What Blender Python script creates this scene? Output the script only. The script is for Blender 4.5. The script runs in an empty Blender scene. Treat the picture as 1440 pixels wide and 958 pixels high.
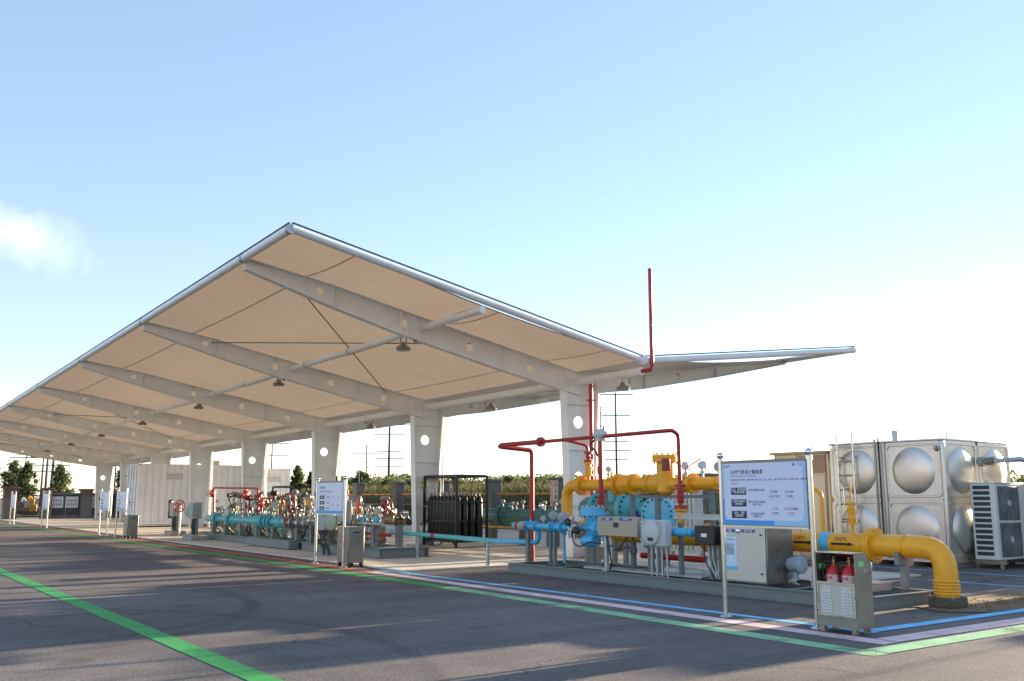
import bpy, bmesh, math, random
import numpy as np
from mathutils import Vector, Matrix
random.seed(7)
rad = math.radians
scene = bpy.context.scene
COL = scene.collection

# ------------------------------------------------------------------ camera
F_PX, HZ, CAM_H = 1330.0, 700.0, 1.6
PITCH = math.atan((HZ - 479.0) / F_PX)
YAW = math.pi / 2 - math.atan(967.0 / math.hypot(F_PX, HZ - 479.0))
cd = bpy.data.cameras.new('camera'); cam = bpy.data.objects.new('camera', cd); COL.objects.link(cam)
cam.location = (0, 0, CAM_H); cam.rotation_euler = (math.pi / 2 + PITCH, 0, YAW)
cd.sensor_width = 36; cd.lens = F_PX / 1440 * 36; cd.clip_end = 5000; cd.clip_start = 0.05
scene.camera = cam

# ------------------------------------------------------------------ light
SUN_EL, SUN_AZ = rad(8.6), rad(-1.5)      # azimuth clockwise from +Y
w = bpy.data.worlds.new('World'); scene.world = w; w.use_nodes = True
nt = w.node_tree; N = nt.nodes; L = nt.links
for n in list(N): N.remove(n)
sky = N.new('ShaderNodeTexSky'); sky.sky_type = 'NISHITA'; sky.sun_disc = False
sky.sun_elevation = SUN_EL; sky.sun_rotation = SUN_AZ
sky.air_density = 0.8; sky.dust_density = 0.0; sky.ozone_density = 1.3; sky.altitude = 50
bg = N.new('ShaderNodeBackground'); bg.inputs['Strength'].default_value = 0.118
out = N.new('ShaderNodeOutputWorld')
SKY_OUT = sky.outputs[0]
L.new(bg.outputs[0], out.inputs[0])
sd = bpy.data.lights.new('sun', 'SUN'); sun = bpy.data.objects.new('sun', sd); COL.objects.link(sun)
sd.energy = 5.0; sd.angle = rad(0.6); sd.color = (1.0, 0.80, 0.56)
dv = -Vector((math.sin(SUN_AZ) * math.cos(SUN_EL), math.cos(SUN_AZ) * math.cos(SUN_EL), math.sin(SUN_EL)))
sun.rotation_euler = dv.to_track_quat('-Z', 'Y').to_euler(); sun.location = (0, 60, 40)
vs = scene.view_settings; vs.view_transform = 'Standard'; vs.look = 'None'; vs.gamma = 1; vs.use_curve_mapping = False
vs.exposure = 1.96

# measuring helpers: a sight line met with a real plane of the site
_fw = Vector((-math.sin(YAW), math.cos(YAW), 0)); _rt = Vector((_fw.y, -_fw.x, 0))
_F = _fw * math.cos(PITCH) + Vector((0, 0, math.sin(PITCH))); _U = -_fw * math.sin(PITCH) + Vector((0, 0, math.cos(PITCH)))
_C = Vector((0, 0, CAM_H))
def ray(x, y): return _F + _rt * ((x - 720) / F_PX) - _U * ((y - 479) / F_PX)
def GZ(x, y, z=0.0): d = ray(x, y); return _C + d * ((z - CAM_H) / d.z)
def AX(x, y, X): d = ray(x, y); return _C + d * (X / d.x)
def AY(x, y, Y): d = ray(x, y); return _C + d * (Y / d.y)

# world colour: sky plus one thin wisp of cloud
tc = N.new('ShaderNodeTexCoord')
cdir = ray(26, 332).normalized(); cu = _rt; cv = cdir.cross(cu).normalized() * -1
def vdot(v):
    n = N.new('ShaderNodeVectorMath'); n.operation = 'DOT_PRODUCT'; n.inputs[1].default_value = v; L.new(tc.outputs['Generated'], n.inputs[0]); return n.outputs['Value']
def mth(op, a, b=None, clamp=False):
    n = N.new('ShaderNodeMath'); n.operation = op; n.use_clamp = clamp
    for i, s in enumerate((a, b)):
        if s is None: continue
        if isinstance(s, (int, float)): n.inputs[i].default_value = s
        else: L.new(s, n.inputs[i])
    return n.outputs[0]
front = mth('GREATER_THAN', vdot(cdir), 0.5)
uu = mth('SUBTRACT', vdot(cu), cdir.dot(cu)); vv = mth('SUBTRACT', vdot(cv), cdir.dot(cv))
nz = N.new('ShaderNodeTexNoise'); nz.inputs['Scale'].default_value = 16; nz.inputs['Detail'].default_value = 7; nz.inputs['Roughness'].default_value = .62; nz.inputs['Distortion'].default_value = .15
L.new(tc.outputs['Generated'], nz.inputs['Vector'])
vv2 = mth('ADD', vv, mth('MULTIPLY', uu, .25))
dd = mth('SQRT', mth('ADD', mth('POWER', mth('DIVIDE', uu, .056), 2), mth('POWER', mth('DIVIDE', vv2, .034), 2)))
mk = mth('SUBTRACT', mth('ADD', mth('MULTIPLY', nz.outputs[0], 2.6), -.35), dd)
mk = mth('MULTIPLY', mth('MULTIPLY', mk, .55, True), front)
mk = mth('MULTIPLY', mk, .8, True)
mx = N.new('ShaderNodeMix'); mx.data_type = 'RGBA'; L.new(mk, mx.inputs[0]); wb = N.new('ShaderNodeVectorMath'); wb.operation = 'MULTIPLY'; wb.inputs[1].default_value = (1.10, .955, .97); L.new(SKY_OUT, wb.inputs[0]); veil = N.new('ShaderNodeMix'); veil.data_type = 'RGBA'; veil.inputs[0].default_value = .40; L.new(wb.outputs[0], veil.inputs[6]); veil.inputs[7].default_value = (1.18, 1.62, 2.19, 1); L.new(veil.outputs[2], mx.inputs[6]); mx.inputs[7].default_value = (3.4, 3.4, 3.4, 1)
L.new(mx.outputs[2], bg.inputs['Color'])

# ------------------------------------------------------------------ materials
MATS = {}
def M(name, col, rough=.5, metal=0., var=.12, vscale=2.5, bump=0., bscale=60., dirt=0., dcol=(.12, .1, .08), spec=.5, stretch=None, rvar=.1):
    if name in MATS: return MATS[name]
    m = bpy.data.materials.new(name); m.use_nodes = True; t = m.node_tree; n = t.nodes; l = t.links
    b = n['Principled BSDF']; b.inputs['Roughness'].default_value = rough; b.inputs['Metallic'].default_value = metal
    b.inputs['Specular IOR Level'].default_value = spec
    g = n.new('ShaderNodeNewGeometry')
    mp = n.new('ShaderNodeMapping'); l.new(g.outputs['Position'], mp.inputs[0])
    if stretch: mp.inputs['Scale'].default_value = stretch
    ns = n.new('ShaderNodeTexNoise'); ns.inputs['Scale'].default_value = vscale; ns.inputs['Detail'].default_value = 6; ns.inputs['Roughness'].default_value = .65
    l.new(mp.outputs[0], ns.inputs['Vector'])
    r = n.new('ShaderNodeMapRange'); r.inputs['From Min'].default_value = .3; r.inputs['From Max'].default_value = .7; r.inputs['To Min'].default_value = 1 - var; r.inputs['To Max'].default_value = 1 + var
    l.new(ns.outputs[0], r.inputs[0])
    vm = n.new('ShaderNodeVectorMath'); vm.operation = 'SCALE'; vm.inputs[0].default_value = col[:3]; l.new(r.outputs[0], vm.inputs['Scale'])
    last = vm.outputs[0]
    if dirt:
        n2 = n.new('ShaderNodeTexNoise'); n2.inputs['Scale'].default_value = vscale * 1.7; n2.inputs['Detail'].default_value = 8; n2.inputs['Roughness'].default_value = .7
        m2 = n.new('ShaderNodeMapping'); m2.inputs['Scale'].default_value = (1, 1, .3); m2.inputs['Location'].default_value = (7, 3, 1); l.new(g.outputs['Position'], m2.inputs[0]); l.new(m2.outputs[0], n2.inputs['Vector'])
        rr = n.new('ShaderNodeMapRange'); rr.inputs['From Min'].default_value = .5; rr.inputs['From Max'].default_value = .75; rr.inputs['To Max'].default_value = dirt; l.new(n2.outputs[0], rr.inputs[0])
        mm = n.new('ShaderNodeMix'); mm.data_type = 'RGBA'; l.new(rr.outputs[0], mm.inputs[0]); l.new(last, mm.inputs[6]); mm.inputs[7].default_value = (*dcol, 1)
        last = mm.outputs[2]
    l.new(last, b.inputs['Base Color'])
    if rvar:
        r3 = n.new('ShaderNodeMapRange'); r3.inputs['From Min'].default_value = .3; r3.inputs['From Max'].default_value = .7; r3.inputs['To Min'].default_value = max(.03, rough - rvar); r3.inputs['To Max'].default_value = min(1, rough + rvar); l.new(ns.outputs[0], r3.inputs[0]); l.new(r3.outputs[0], b.inputs['Roughness'])
    if bump:
        nb = n.new('ShaderNodeTexNoise'); nb.inputs['Scale'].default_value = bscale; nb.inputs['Detail'].default_value = 4; l.new(g.outputs['Position'], nb.inputs['Vector'])
        bp = n.new('ShaderNodeBump'); bp.inputs['Strength'].default_value = bump; bp.inputs['Distance'].default_value = .01; l.new(nb.outputs[0], bp.inputs['Height']); l.new(bp.outputs[0], b.inputs['Normal'])
    MATS[name] = m; return m

white = M('white steel paint', (.80, .80, .78), .42, dirt=.25, dcol=(.42, .38, .30), vscale=1.2, var=.05)
greyw = M('pale grey tube paint', (.72, .73, .73), .38, var=.06, dirt=.15, dcol=(.4, .37, .3))
contw = M('container white paint', (.86, .86, .86), .5, dirt=.25, dcol=(.5, .47, .42), vscale=.9, var=.06)
yellow = M('yellow gas paint', (.82, .375, .010), .36, var=.1, dirt=.3, dcol=(.42, .20, .03), vscale=4, bump=.05, bscale=40)
orange = M('orange brown paint', (.50, .2, .02), .5)
lblue = M('light blue paint', (.075, .46, .74), .36, var=.12, vscale=4, dirt=.28, dcol=(.1, .25, .35))
cyan = M('cyan pipe paint', (.07, .40, .46), .38, var=.14, vscale=4, dirt=.3, dcol=(.15, .25, .25))
teal = M('dark teal paint', (.045, .20, .215), .4, var=.12, dirt=.2, dcol=(.12, .14, .12))
red = M('red vent paint', (.38, .010, .012), .35, var=.1, dirt=.1)
skidg = M('grey green skid paint', (.155, .185, .18), .5, var=.1, dirt=.3, dcol=(.22, .2, .17))
boxg = M('grey cabinet paint', (.30, .34, .32), .45, var=.06, dirt=.15)
lgrey = M('light grey cast paint', (.52, .55, .54), .42, var=.06, dirt=.15)
acw = M('off white unit casing', (.66, .68, .65), .45, var=.04, dirt=.2, dcol=(.4, .38, .33))
black = M('black enamel', (.014, .013, .013), .4, var=.2)
dark = M('dark rubber', (.02, .02, .022), .6)
grille = M('grille dark grey', (.10, .115, .12), .5)
steel = M('stainless steel sheet', (.60, .585, .555), .27, 1., var=.07, vscale=2.2, stretch=(1, 1, 6), rvar=.09, bump=.04, bscale=7)
tanksteel = M('dimpled stainless tank sheet', (.68, .645, .58), .43, .95, var=.08, vscale=2.0, rvar=.1, bump=.12, bscale=4, dirt=.22, dcol=(.36, .33, .28))
steel2 = M('brushed stainless dark', (.27, .265, .24), .36, .9, var=.06, vscale=3, rvar=.06)
satin = M('satin steel tube', (.60, .59, .57), .25, 1., var=.03, rvar=.03)
chrome = M('polished steel', (.72, .72, .72), .13, 1., var=.04, rvar=.04)
valvem = M('bare valve steel', (.42, .41, .40), .38, 1., var=.2, vscale=9)
brass = M('olive valve body', (.17, .15, .09), .45, .4, var=.25, vscale=8)
galv = M('galvanised steel', (.42, .44, .45), .42, .8, var=.14, vscale=9)
cream = M('cream steel cladding', (.56, .48, .36), .36, .35, var=.06, dirt=.2, dcol=(.35, .28, .2), vscale=1)
gaugew = M('white dial', (.33, .33, .31), .3, var=.02)
sign_w = M('sign print white', (.68, .70, .86), .35, var=.015, vscale=.6, rvar=.03)
sign_b = M('sign print blue', (.03, .32, .78), .35, var=.02, rvar=.03)
sign_lb = M('sign print pale blue', (.36, .58, .84), .35, var=.02, rvar=.03)
sign_k = M('sign print navy', (.012, .018, .06), .4, var=.02, rvar=.03)
sign_t = M('sign print text grey', (.08, .09, .19), .4, var=.02, rvar=.03)
whitep = M('white paper', (.78, .79, .78), .5, var=.03)
greenl = M('green sticker', (.22, .6, .2), .5, var=.03)
orangel = M('orange print', (.75, .28, .08), .5, var=.05)
redp = M('red print', (.6, .12, .08), .5, var=.1)
brickm = M('red brick', (.15, .09, .075), .85, var=.3, vscale=7, bump=.4, bscale=30)
stone = M('grey pillar render', (.15, .145, .13), .85, var=.2, vscale=4, dirt=.4, bump=.3, bscale=25)
navyp = M('dark blue grey sheet', (.035, .05, .065), .5, var=.15)
card = M('cardboard', (.36, .2, .09), .8, var=.1)
bark = M('bark', (.07, .05, .035), .9, var=.3, vscale=6, bump=.6, bscale=20)
wood = M('weathered pole', (.055, .055, .06), .7, var=.1)
concb = M('cast concrete block', (.30, .29, .27), .85, var=.15, vscale=6, bump=.3, bscale=40, dirt=.3)

def leafmat(name, c1, c2):
    m = bpy.data.materials.new(name); m.use_nodes = True; t = m.node_tree; n = t.nodes; l = t.links
    b = n['Principled BSDF']; b.inputs['Roughness'].default_value = .6; b.inputs['Specular IOR Level'].default_value = .25
    g = n.new('ShaderNodeNewGeometry'); r = n.new('ShaderNodeValToRGB'); r.color_ramp.elements[0].color = (*c1, 1); r.color_ramp.elements[1].color = (*c2, 1)
    l.new(g.outputs['Random Per Island'], r.inputs[0]); l.new(r.outputs[0], b.inputs['Base Color'])
    tr = n.new('ShaderNodeBsdfTranslucent'); l.new(r.outputs[0], tr.inputs[0]); mxs = n.new('ShaderNodeMixShader'); mxs.inputs[0].default_value = .45
    l.new(b.outputs[0], mxs.inputs[1]); l.new(tr.outputs[0], mxs.inputs[2]); l.new(mxs.outputs[0], n['Material Output'].inputs[0]); return m
leafA = leafmat('poplar leaf', (.05, .08, .03), (.15, .18, .07))
leafB = leafmat('dark leaf', (.035, .065, .028), (.11, .145, .06))
cornl = leafmat('maize leaf', (.06, .085, .03), (.18, .19, .08))
cornt = leafmat('maize tassel', (.22, .17, .08), (.36, .28, .14))
grassm = leafmat('dry grass', (.10, .085, .03), (.2, .16, .06))

def membrane_mat():
    m = bpy.data.materials.new('tensile membrane'); m.use_nodes = True; t = m.node_tree; n = t.nodes; l = t.links
    b = n['Principled BSDF']; b.inputs['Roughness'].default_value = .55
    g = n.new('ShaderNodeNewGeometry'); ns = n.new('ShaderNodeTexNoise'); ns.inputs['Scale'].default_value = .5; ns.inputs['Detail'].default_value = 5; l.new(g.outputs['Position'], ns.inputs['Vector'])
    r = n.new('ShaderNodeValToRGB'); ns.inputs['Roughness'].default_value = .7; ns.inputs['Scale'].default_value = .9; r.color_ramp.elements[0].position = .28; r.color_ramp.elements[0].color = (.35, .315, .265, 1); r.color_ramp.elements[1].position = .7; r.color_ramp.elements[1].color = (.46, .41, .345, 1)
    l.new(ns.outputs[0], r.inputs[0]); l.new(r.outputs[0], b.inputs['Base Color'])
    nb = n.new('ShaderNodeTexNoise'); nb.inputs['Scale'].default_value = .8; nb.inputs['Detail'].default_value = 3; mpb = n.new('ShaderNodeMapping'); mpb.inputs['Scale'].default_value = (1.6, .35, 1); l.new(g.outputs['Position'], mpb.inputs[0]); l.new(mpb.outputs[0], nb.inputs[0]); bpm = n.new('ShaderNodeBump'); bpm.inputs['Strength'].default_value = .35; bpm.inputs['Distance'].default_value = .12; l.new(nb.outputs[0], bpm.inputs['Height']); l.new(bpm.outputs[0], b.inputs['Normal'])
    tr = n.new('ShaderNodeBsdfTranslucent'); l.new(bpm.outputs[0], tr.inputs['Normal']); tr.inputs[0].default_value = (.62, .48, .36, 1)
    mxs = n.new('ShaderNodeMixShader'); mxs.inputs[0].default_value = .2; l.new(b.outputs[0], mxs.inputs[1]); l.new(tr.outputs[0], mxs.inputs[2]); l.new(mxs.outputs[0], n['Material Output'].inputs[0]); return m
membrane = membrane_mat()

def asphalt_mat():
    m = bpy.data.materials.new('worn asphalt'); m.use_nodes = True; t = m.node_tree; n = t.nodes; l = t.links
    b = n['Principled BSDF']; b.inputs['Specular IOR Level'].default_value = .3
    g = n.new('ShaderNodeNewGeometry'); P = g.outputs['Position']
    def noise(s, d=4, r=.6, sc=None, loc=None):
        q = n.new('ShaderNodeTexNoise'); q.inputs['Scale'].default_value = s; q.inputs['Detail'].default_value = d; q.inputs['Roughness'].default_value = r
        if sc or loc:
            mp = n.new('ShaderNodeMapping'); mp.inputs['Scale'].default_value = sc or (1, 1, 1); mp.inputs['Location'].default_value = loc or (0, 0, 0); l.new(P, mp.inputs[0]); l.new(mp.outputs[0], q.inputs[0])
        else: l.new(P, q.inputs[0])
        return q.outputs[0]
    def rng(s, a, c, x, y):
        q = n.new('ShaderNodeMapRange'); q.inputs[1].default_value = a; q.inputs[2].default_value = c; q.inputs[3].default_value = x; q.inputs[4].default_value = y; l.new(s, q.inputs[0]); return q.outputs[0]
    def mul(a, c):
        q = n.new('ShaderNodeMath'); q.operation = 'MULTIPLY'
        for i, s in enumerate((a, c)):
            if isinstance(s, float): q.inputs[i].default_value = s
            else: l.new(s, q.inputs[i])
        return q.outputs[0]
    big = rng(noise(.22, 6, .6), .3, .7, .72, 1.3)
    mid = mul(rng(noise(1.6, 6, .7, loc=(5, 9, 0)), .3, .7, .84, 1.16), rng(noise(22, 4, .8, loc=(2, 1, 0)), .32, .68, .74, 1.26))
    fine = rng(noise(48, 3, .85), .3, .7, .42, 1.58)
    # faint lighter and darker streaks, drawn out along Y
    streak = rng(noise(1.1, 5, .65, sc=(1, .07, 1), loc=(3, 0, 0)), .35, .68, .8, 1.15)
    v = n.new('ShaderNodeTexVoronoi'); v.inputs['Scale'].default_value = 38; l.new(P, v.inputs[0])
    ag = rng(v.outputs['Distance'], .0, .5, 1.2, .8)
    f = mul(mul(mul(mul(big, mid), fine), streak), ag)
    # curved tyre scuffs left by turning lorries
    for cx_, cy_, R_ in ((-16.2, 1.2, 4.6), (-15.6, 1.0, 4.6), (-10.5, -1.0, 6.3)):
        ds = n.new('ShaderNodeVectorMath'); ds.operation = 'DISTANCE'; ds.inputs[1].default_value = (cx_, cy_, 0); l.new(P, ds.inputs[0])
        df = n.new('ShaderNodeMath'); df.operation = 'SUBTRACT'; df.inputs[1].default_value = R_; l.new(ds.outputs['Value'], df.inputs[0]); ab = n.new('ShaderNodeMath'); ab.operation = 'ABSOLUTE'; l.new(df.outputs[0], ab.inputs[0])
        f = mul(f, rng(ab.outputs[0], .06, .16, .80, 1.))
    vc = n.new('ShaderNodeTexVoronoi'); vc.feature = 'DISTANCE_TO_EDGE'; vc.inputs['Scale'].default_value = .33; wp = n.new('ShaderNodeVectorMath'); wp.operation = 'MULTIPLY_ADD'; nn = n.new('ShaderNodeTexNoise'); nn.inputs['Scale'].default_value = 1.3; nn.inputs['Detail'].default_value = 5; l.new(P, nn.inputs[0]); l.new(nn.outputs['Color'], wp.inputs[0]); wp.inputs[1].default_value = (1.1, 1.1, 0); l.new(P, wp.inputs[2]); l.new(wp.outputs[0], vc.inputs[0])
    ck = n.new('ShaderNodeMath'); ck.operation = 'MAXIMUM'; l.new(rng(vc.outputs['Distance'], .002, .006, .5, 1.), ck.inputs[0]); l.new(rng(noise(.35, 3, .5, loc=(11, 4, 0)), .5, .56, 1., 0.), ck.inputs[1]); f = mul(f, ck.outputs[0])
    # oil spots
    oil = rng(noise(.9, 3, .5, loc=(31, 17, 0)), .66, .74, 1., .62)
    f = mul(f, oil)
    vm = n.new('ShaderNodeVectorMath'); vm.operation = 'SCALE'; vm.inputs[0].default_value = (.172, .155, .145); l.new(f, vm.inputs['Scale'])
    l.new(vm.outputs[0], b.inputs['Base Color'])
    l.new(rng(noise(1.6, 6, .7, loc=(5, 9, 0)), .3, .7, .8, .95), b.inputs['Roughness'])
    bp = n.new('ShaderNodeBump'); bp.inputs['Strength'].default_value = .55; bp.inputs['Distance'].default_value = .012
    ad = n.new('ShaderNodeMath'); ad.operation = 'ADD'; l.new(noise(70, 4, .8), ad.inputs[0]); l.new(ag, ad.inputs[1]); l.new(ad.outputs[0], bp.inputs['Height']); l.new(bp.outputs[0], b.inputs['Normal'])
    return m
asphalt = asphalt_mat()
concrete = M('pale concrete slab', (.58, .53, .45), .85, var=.16, vscale=1.1, bump=.2, bscale=40, dirt=.35, dcol=(.25, .22, .19), rvar=.08)
soil = M('brown soil', (.17, .115, .06), .95, var=.35, vscale=9, bump=.9, bscale=25)
field = M('field soil', (.12, .10, .055), .95, var=.35, vscale=.4, bump=.5, bscale=6)
def linepaint(name, col, wear=.45):
    """road paint rubbed through to the asphalt in specks, scuffs and along its edges"""
    m = M(name, col, .7, var=.16, vscale=3, bump=.35, bscale=70, dirt=.45 * wear + .15, dcol=(.16, .15, .14)); t = m.node_tree; n = t.nodes; l = t.links
    g = n.new('ShaderNodeNewGeometry'); a = n.new('ShaderNodeTexNoise'); a.inputs['Scale'].default_value = 38; a.inputs['Detail'].default_value = 5; a.inputs['Roughness'].default_value = .8; l.new(g.outputs['Position'], a.inputs[0])
    b = n.new('ShaderNodeTexNoise'); b.inputs['Scale'].default_value = 1.7; b.inputs['Detail'].default_value = 5; l.new(g.outputs['Position'], b.inputs[0])
    ad = n.new('ShaderNodeMath'); ad.operation = 'ADD'; l.new(a.outputs[0], ad.inputs[0]); l.new(b.outputs[0], ad.inputs[1])
    r = n.new('ShaderNodeMapRange'); r.inputs[1].default_value = 1.22 - .22 * wear; r.inputs[2].default_value = 1.40 - .22 * wear; r.inputs[3].default_value = 1; r.inputs[4].default_value = .15; l.new(ad.outputs[0], r.inputs[0]); l.new(r.outputs[0], n['Principled BSDF'].inputs['Alpha']); return m
p_green = linepaint('green road paint', (.03, .33, .07))
p_green2 = linepaint('pale green road paint', (.27, .56, .29), .7)
p_pink = linepaint('pale pink road paint', (.78, .58, .58), .6)
p_red = linepaint('red road paint', (.48, .10, .07))
p_blue = linepaint('blue road paint', (.17, .55, .88), .4)

# ------------------------------------------------------------------ mesh builder
def basis(ax):
    z = Vector(ax).normalized(); a = Vector((0, 0, 1)) if abs(z.z) < .9 else Vector((1, 0, 0))
    x = a.cross(z).normalized(); return x, z.cross(x), z
OFF = {}
class MB:
    def __init__(s): s.v = []; s.f = []
    def box(s, lo, hi, taper=None):
        x0, y0, z0 = lo; x1, y1, z1 = hi; b = len(s.v)
        s.v += [(x0, y0, z0), (x1, y0, z0), (x1, y1, z0), (x0, y1, z0), (x0, y0, z1), (x1, y0, z1), (x1, y1, z1), (x0, y1, z1)]
        s.f += [tuple(b + i for i in q) for q in ((0, 3, 2, 1), (4, 5, 6, 7), (0, 1, 5, 4), (1, 2, 6, 5), (2, 3, 7, 6), (3, 0, 4, 7))]; return s
    def cbox(s, c, d): return s.box([c[i] - d[i] / 2 for i in range(3)], [c[i] + d[i] / 2 for i in range(3)])
    def bar(s, p, q, wd, hg, up=(0, 0, 1)):
        p, q = Vector(p), Vector(q); z = (q - p).normalized(); u = Vector(up)
        if abs(z.dot(u)) > .98: u = Vector((1, 0, 0))
        x = u.cross(z).normalized(); y = z.cross(x); b = len(s.v)
        for o in (p, q):
            for i, j in ((-1, -1), (1, -1), (1, 1), (-1, 1)): s.v.append(tuple(o + x * (i * wd / 2) + y * (j * hg / 2)))
        s.f += [tuple(b + i for i in qd) for qd in ((0, 3, 2, 1), (4, 5, 6, 7), (0, 1, 5, 4), (1, 2, 6, 5), (2, 3, 7, 6), (3, 0, 4, 7))]; return s
    def ring(s, c, x, y, r, n):
        b = len(s.v)
        for i in range(n):
            a = 2 * math.pi * i / n; s.v.append(tuple(c + x * (r * math.cos(a)) + y * (r * math.sin(a))))
        return b
    def lathe(s, p, ax, prof, n=16, cap=True):
        p = Vector(p); x, y, z = basis(ax); bs = [s.ring(p + z * h, x, y, max(r, 1e-4), n) for h, r in prof]
        for a, b in zip(bs, bs[1:]):
            for i in range(n): j = (i + 1) % n; s.f.append((a + i, a + j, b + j, b + i))
        if cap: s.f.append(tuple(bs[0] + i for i in reversed(range(n)))); s.f.append(tuple(bs[-1] + i for i in range(n)))
        return s
    def cyl(s, p, q, r, r2=None, n=12):
        p, q = Vector(p), Vector(q); return s.lathe(p, q - p, [(0, r), ((q - p).length, r if r2 is None else r2)], n)
    def sphere(s, c, r, n=14, sq=(1, 1, 1)):
        pr = []; m = max(6, n // 2 + 1)
        b0 = len(s.v); s.lathe((0, 0, 0), (0, 0, 1), [(-r * math.cos(math.pi * k / m), r * math.sin(math.pi * k / m)) for k in range(m + 1)], n)
        for i in range(b0, len(s.v)): v = s.v[i]; s.v[i] = (c[0] + v[0] * sq[0], c[1] + v[1] * sq[1], c[2] + v[2] * sq[2])
        return s
    def torus(s, c, ax, R, r, n=24, k=8):
        c = Vector(c); x, y, z = basis(ax); b = len(s.v)
        for i in range(n):
            a = 2 * math.pi * i / n; d = x * math.cos(a) + y * math.sin(a)
            for j in range(k):
                t = 2 * math.pi * j / k; s.v.append(tuple(c + d * (R + r * math.cos(t)) + z * (r * math.sin(t))))
        for i in range(n):
            for j in range(k): i2 = (i + 1) % n; j2 = (j + 1) % k; s.f.append((b + i * k + j, b + i2 * k + j, b + i2 * k + j2, b + i * k + j2))
        return s
    def path(s, pts, r, bend=.1, n=12, steps=6):
        P = [Vector(p) for p in pts]; Q = [P[0]]
        for i in range(1, len(P) - 1):
            a, b, c = P[i - 1], P[i], P[i + 1]; u = (a - b); v = (c - b); d = min(bend, u.length * .49, v.length * .49); u.normalize(); v.normalize()
            if u.dot(v) < -.999: continue
            p0, p1 = b + u * d, b + v * d
            for k in range(steps + 1):
                t = k / steps; Q.append(p0 * (1 - t) ** 2 + b * (2 * t * (1 - t)) + p1 * t * t)
        Q.append(P[-1]); tan = []
        for i in range(len(Q)):
            t = (Q[min(i + 1, len(Q) - 1)] - Q[max(i - 1, 0)]).normalized(); tan.append(t)
        x, y, z = basis(tan[0]); bs = []
        for q, t in zip(Q, tan):
            x = (x - t * x.dot(t)).normalized(); y = t.cross(x); bs.append(s.ring(q, x, y, r, n))
        for a, b in zip(bs, bs[1:]):
            for i in range(n): j = (i + 1) % n; s.f.append((a + i, a + j, b + j, b + i))
        s.f.append(tuple(bs[0] + i for i in reversed(range(n)))); s.f.append(tuple(bs[-1] + i for i in range(n))); return s
    def poly(s, pts, th, nrm):
        n = len(pts); b = len(s.v); nv = Vector(nrm) * th
        s.v += [tuple(Vector(p)) for p in pts] + [tuple(Vector(p) + nv) for p in pts]
        s.f.append(tuple(b + i for i in reversed(range(n)))); s.f.append(tuple(b + n + i for i in range(n)))
        for i in range(n): j = (i + 1) % n; s.f.append((b + i, b + j, b + n + j, b + n + i))
        return s
    def plate(s, outer, holes, o, ux, uy, th, nh=20):
        """flat plate with round holes; outer is 2D points, holes (x,y,r); mapped by o + ux*x + uy*y, thickness along ux x uy"""
        bm = bmesh.new(); ed = []
        def loop(pts):
            vs_ = [bm.verts.new((p[0], p[1], 0)) for p in pts]
            for i in range(len(vs_)): ed.append(bm.edges.new((vs_[i], vs_[(i + 1) % len(vs_)])))
        loop(outer)
        for hx, hy, hr in holes: loop([(hx + hr * math.cos(2 * math.pi * i / nh), hy + hr * math.sin(2 * math.pi * i / nh)) for i in range(nh)])
        bmesh.ops.triangle_fill(bm, use_beauty=True, edges=ed, normal=(0, 0, 1))
        r = bmesh.ops.extrude_face_region(bm, geom=bm.faces[:])
        for v in r['geom']:
            if isinstance(v, bmesh.types.BMVert): v.co.z += th
        bmesh.ops.recalc_face_normals(bm, faces=bm.faces)
        b = len(s.v); o, ux, uy = Vector(o), Vector(ux), Vector(uy); uz = ux.cross(uy)
        bm.verts.index_update()
        for v in bm.verts: s.v.append(tuple(o + ux * v.co.x + uy * v.co.y + uz * (v.co.z - th / 2)))
        for f in bm.faces: s.f.append(tuple(b + v.index for v in f.verts))
        bm.free(); return s
    def build(s, name, mat, parent=None, loc=None, smooth=True, kind=None, ang=38, bevel=0):
        if parent is not None: off = OFF[parent.name]
        else: off = Vector(loc) if loc is not None else Vector((0, 0, 0))
        me = bpy.data.meshes.new(name); me.from_pydata([(v[0] - off.x, v[1] - off.y, v[2] - off.z) for v in s.v], [], s.f); me.update()
        me.materials.append(mat)
        if smooth:
            me.polygons.foreach_set('use_smooth', [True] * len(me.polygons)); me.set_sharp_from_angle(angle=rad(ang))
        o = bpy.data.objects.new(name, me); COL.objects.link(o); OFF[o.name] = off
        if parent is not None: o.parent = parent
        else: o.location = off
        if kind: o['kind'] = kind
        if bevel:
            bv = o.modifiers.new('bevel', 'BEVEL'); bv.width = bevel; bv.segments = 2; bv.limit_method = 'ANGLE'; bv.angle_limit = rad(50); bv.harden_normals = False
        return o
def tag(o, label, cat, group=None):
    o['label'] = label; o['category'] = cat
    if group: o['group'] = group
    return o
def thing(name, label, cat, loc, group=None):
    o = bpy.data.objects.new(name, None); COL.objects.link(o); o.location = loc; o.empty_display_size = .2; OFF[o.name] = Vector(loc); return tag(o, label, cat, group)
def struct(o): o['kind'] = 'structure'; return o
def copy_tree(o, loc, label=None, parent=None):
    c = o.copy(); COL.objects.link(c); OFF[c.name] = Vector(loc) if loc is not None else OFF[parent.name]
    if parent is None: c.location = loc
    else: c.parent = parent; c.matrix_parent_inverse = o.matrix_parent_inverse.copy()
    if label: c['label'] = label
    for ch in list(o.children): copy_tree(ch, None, None, c)
    return c
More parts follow.
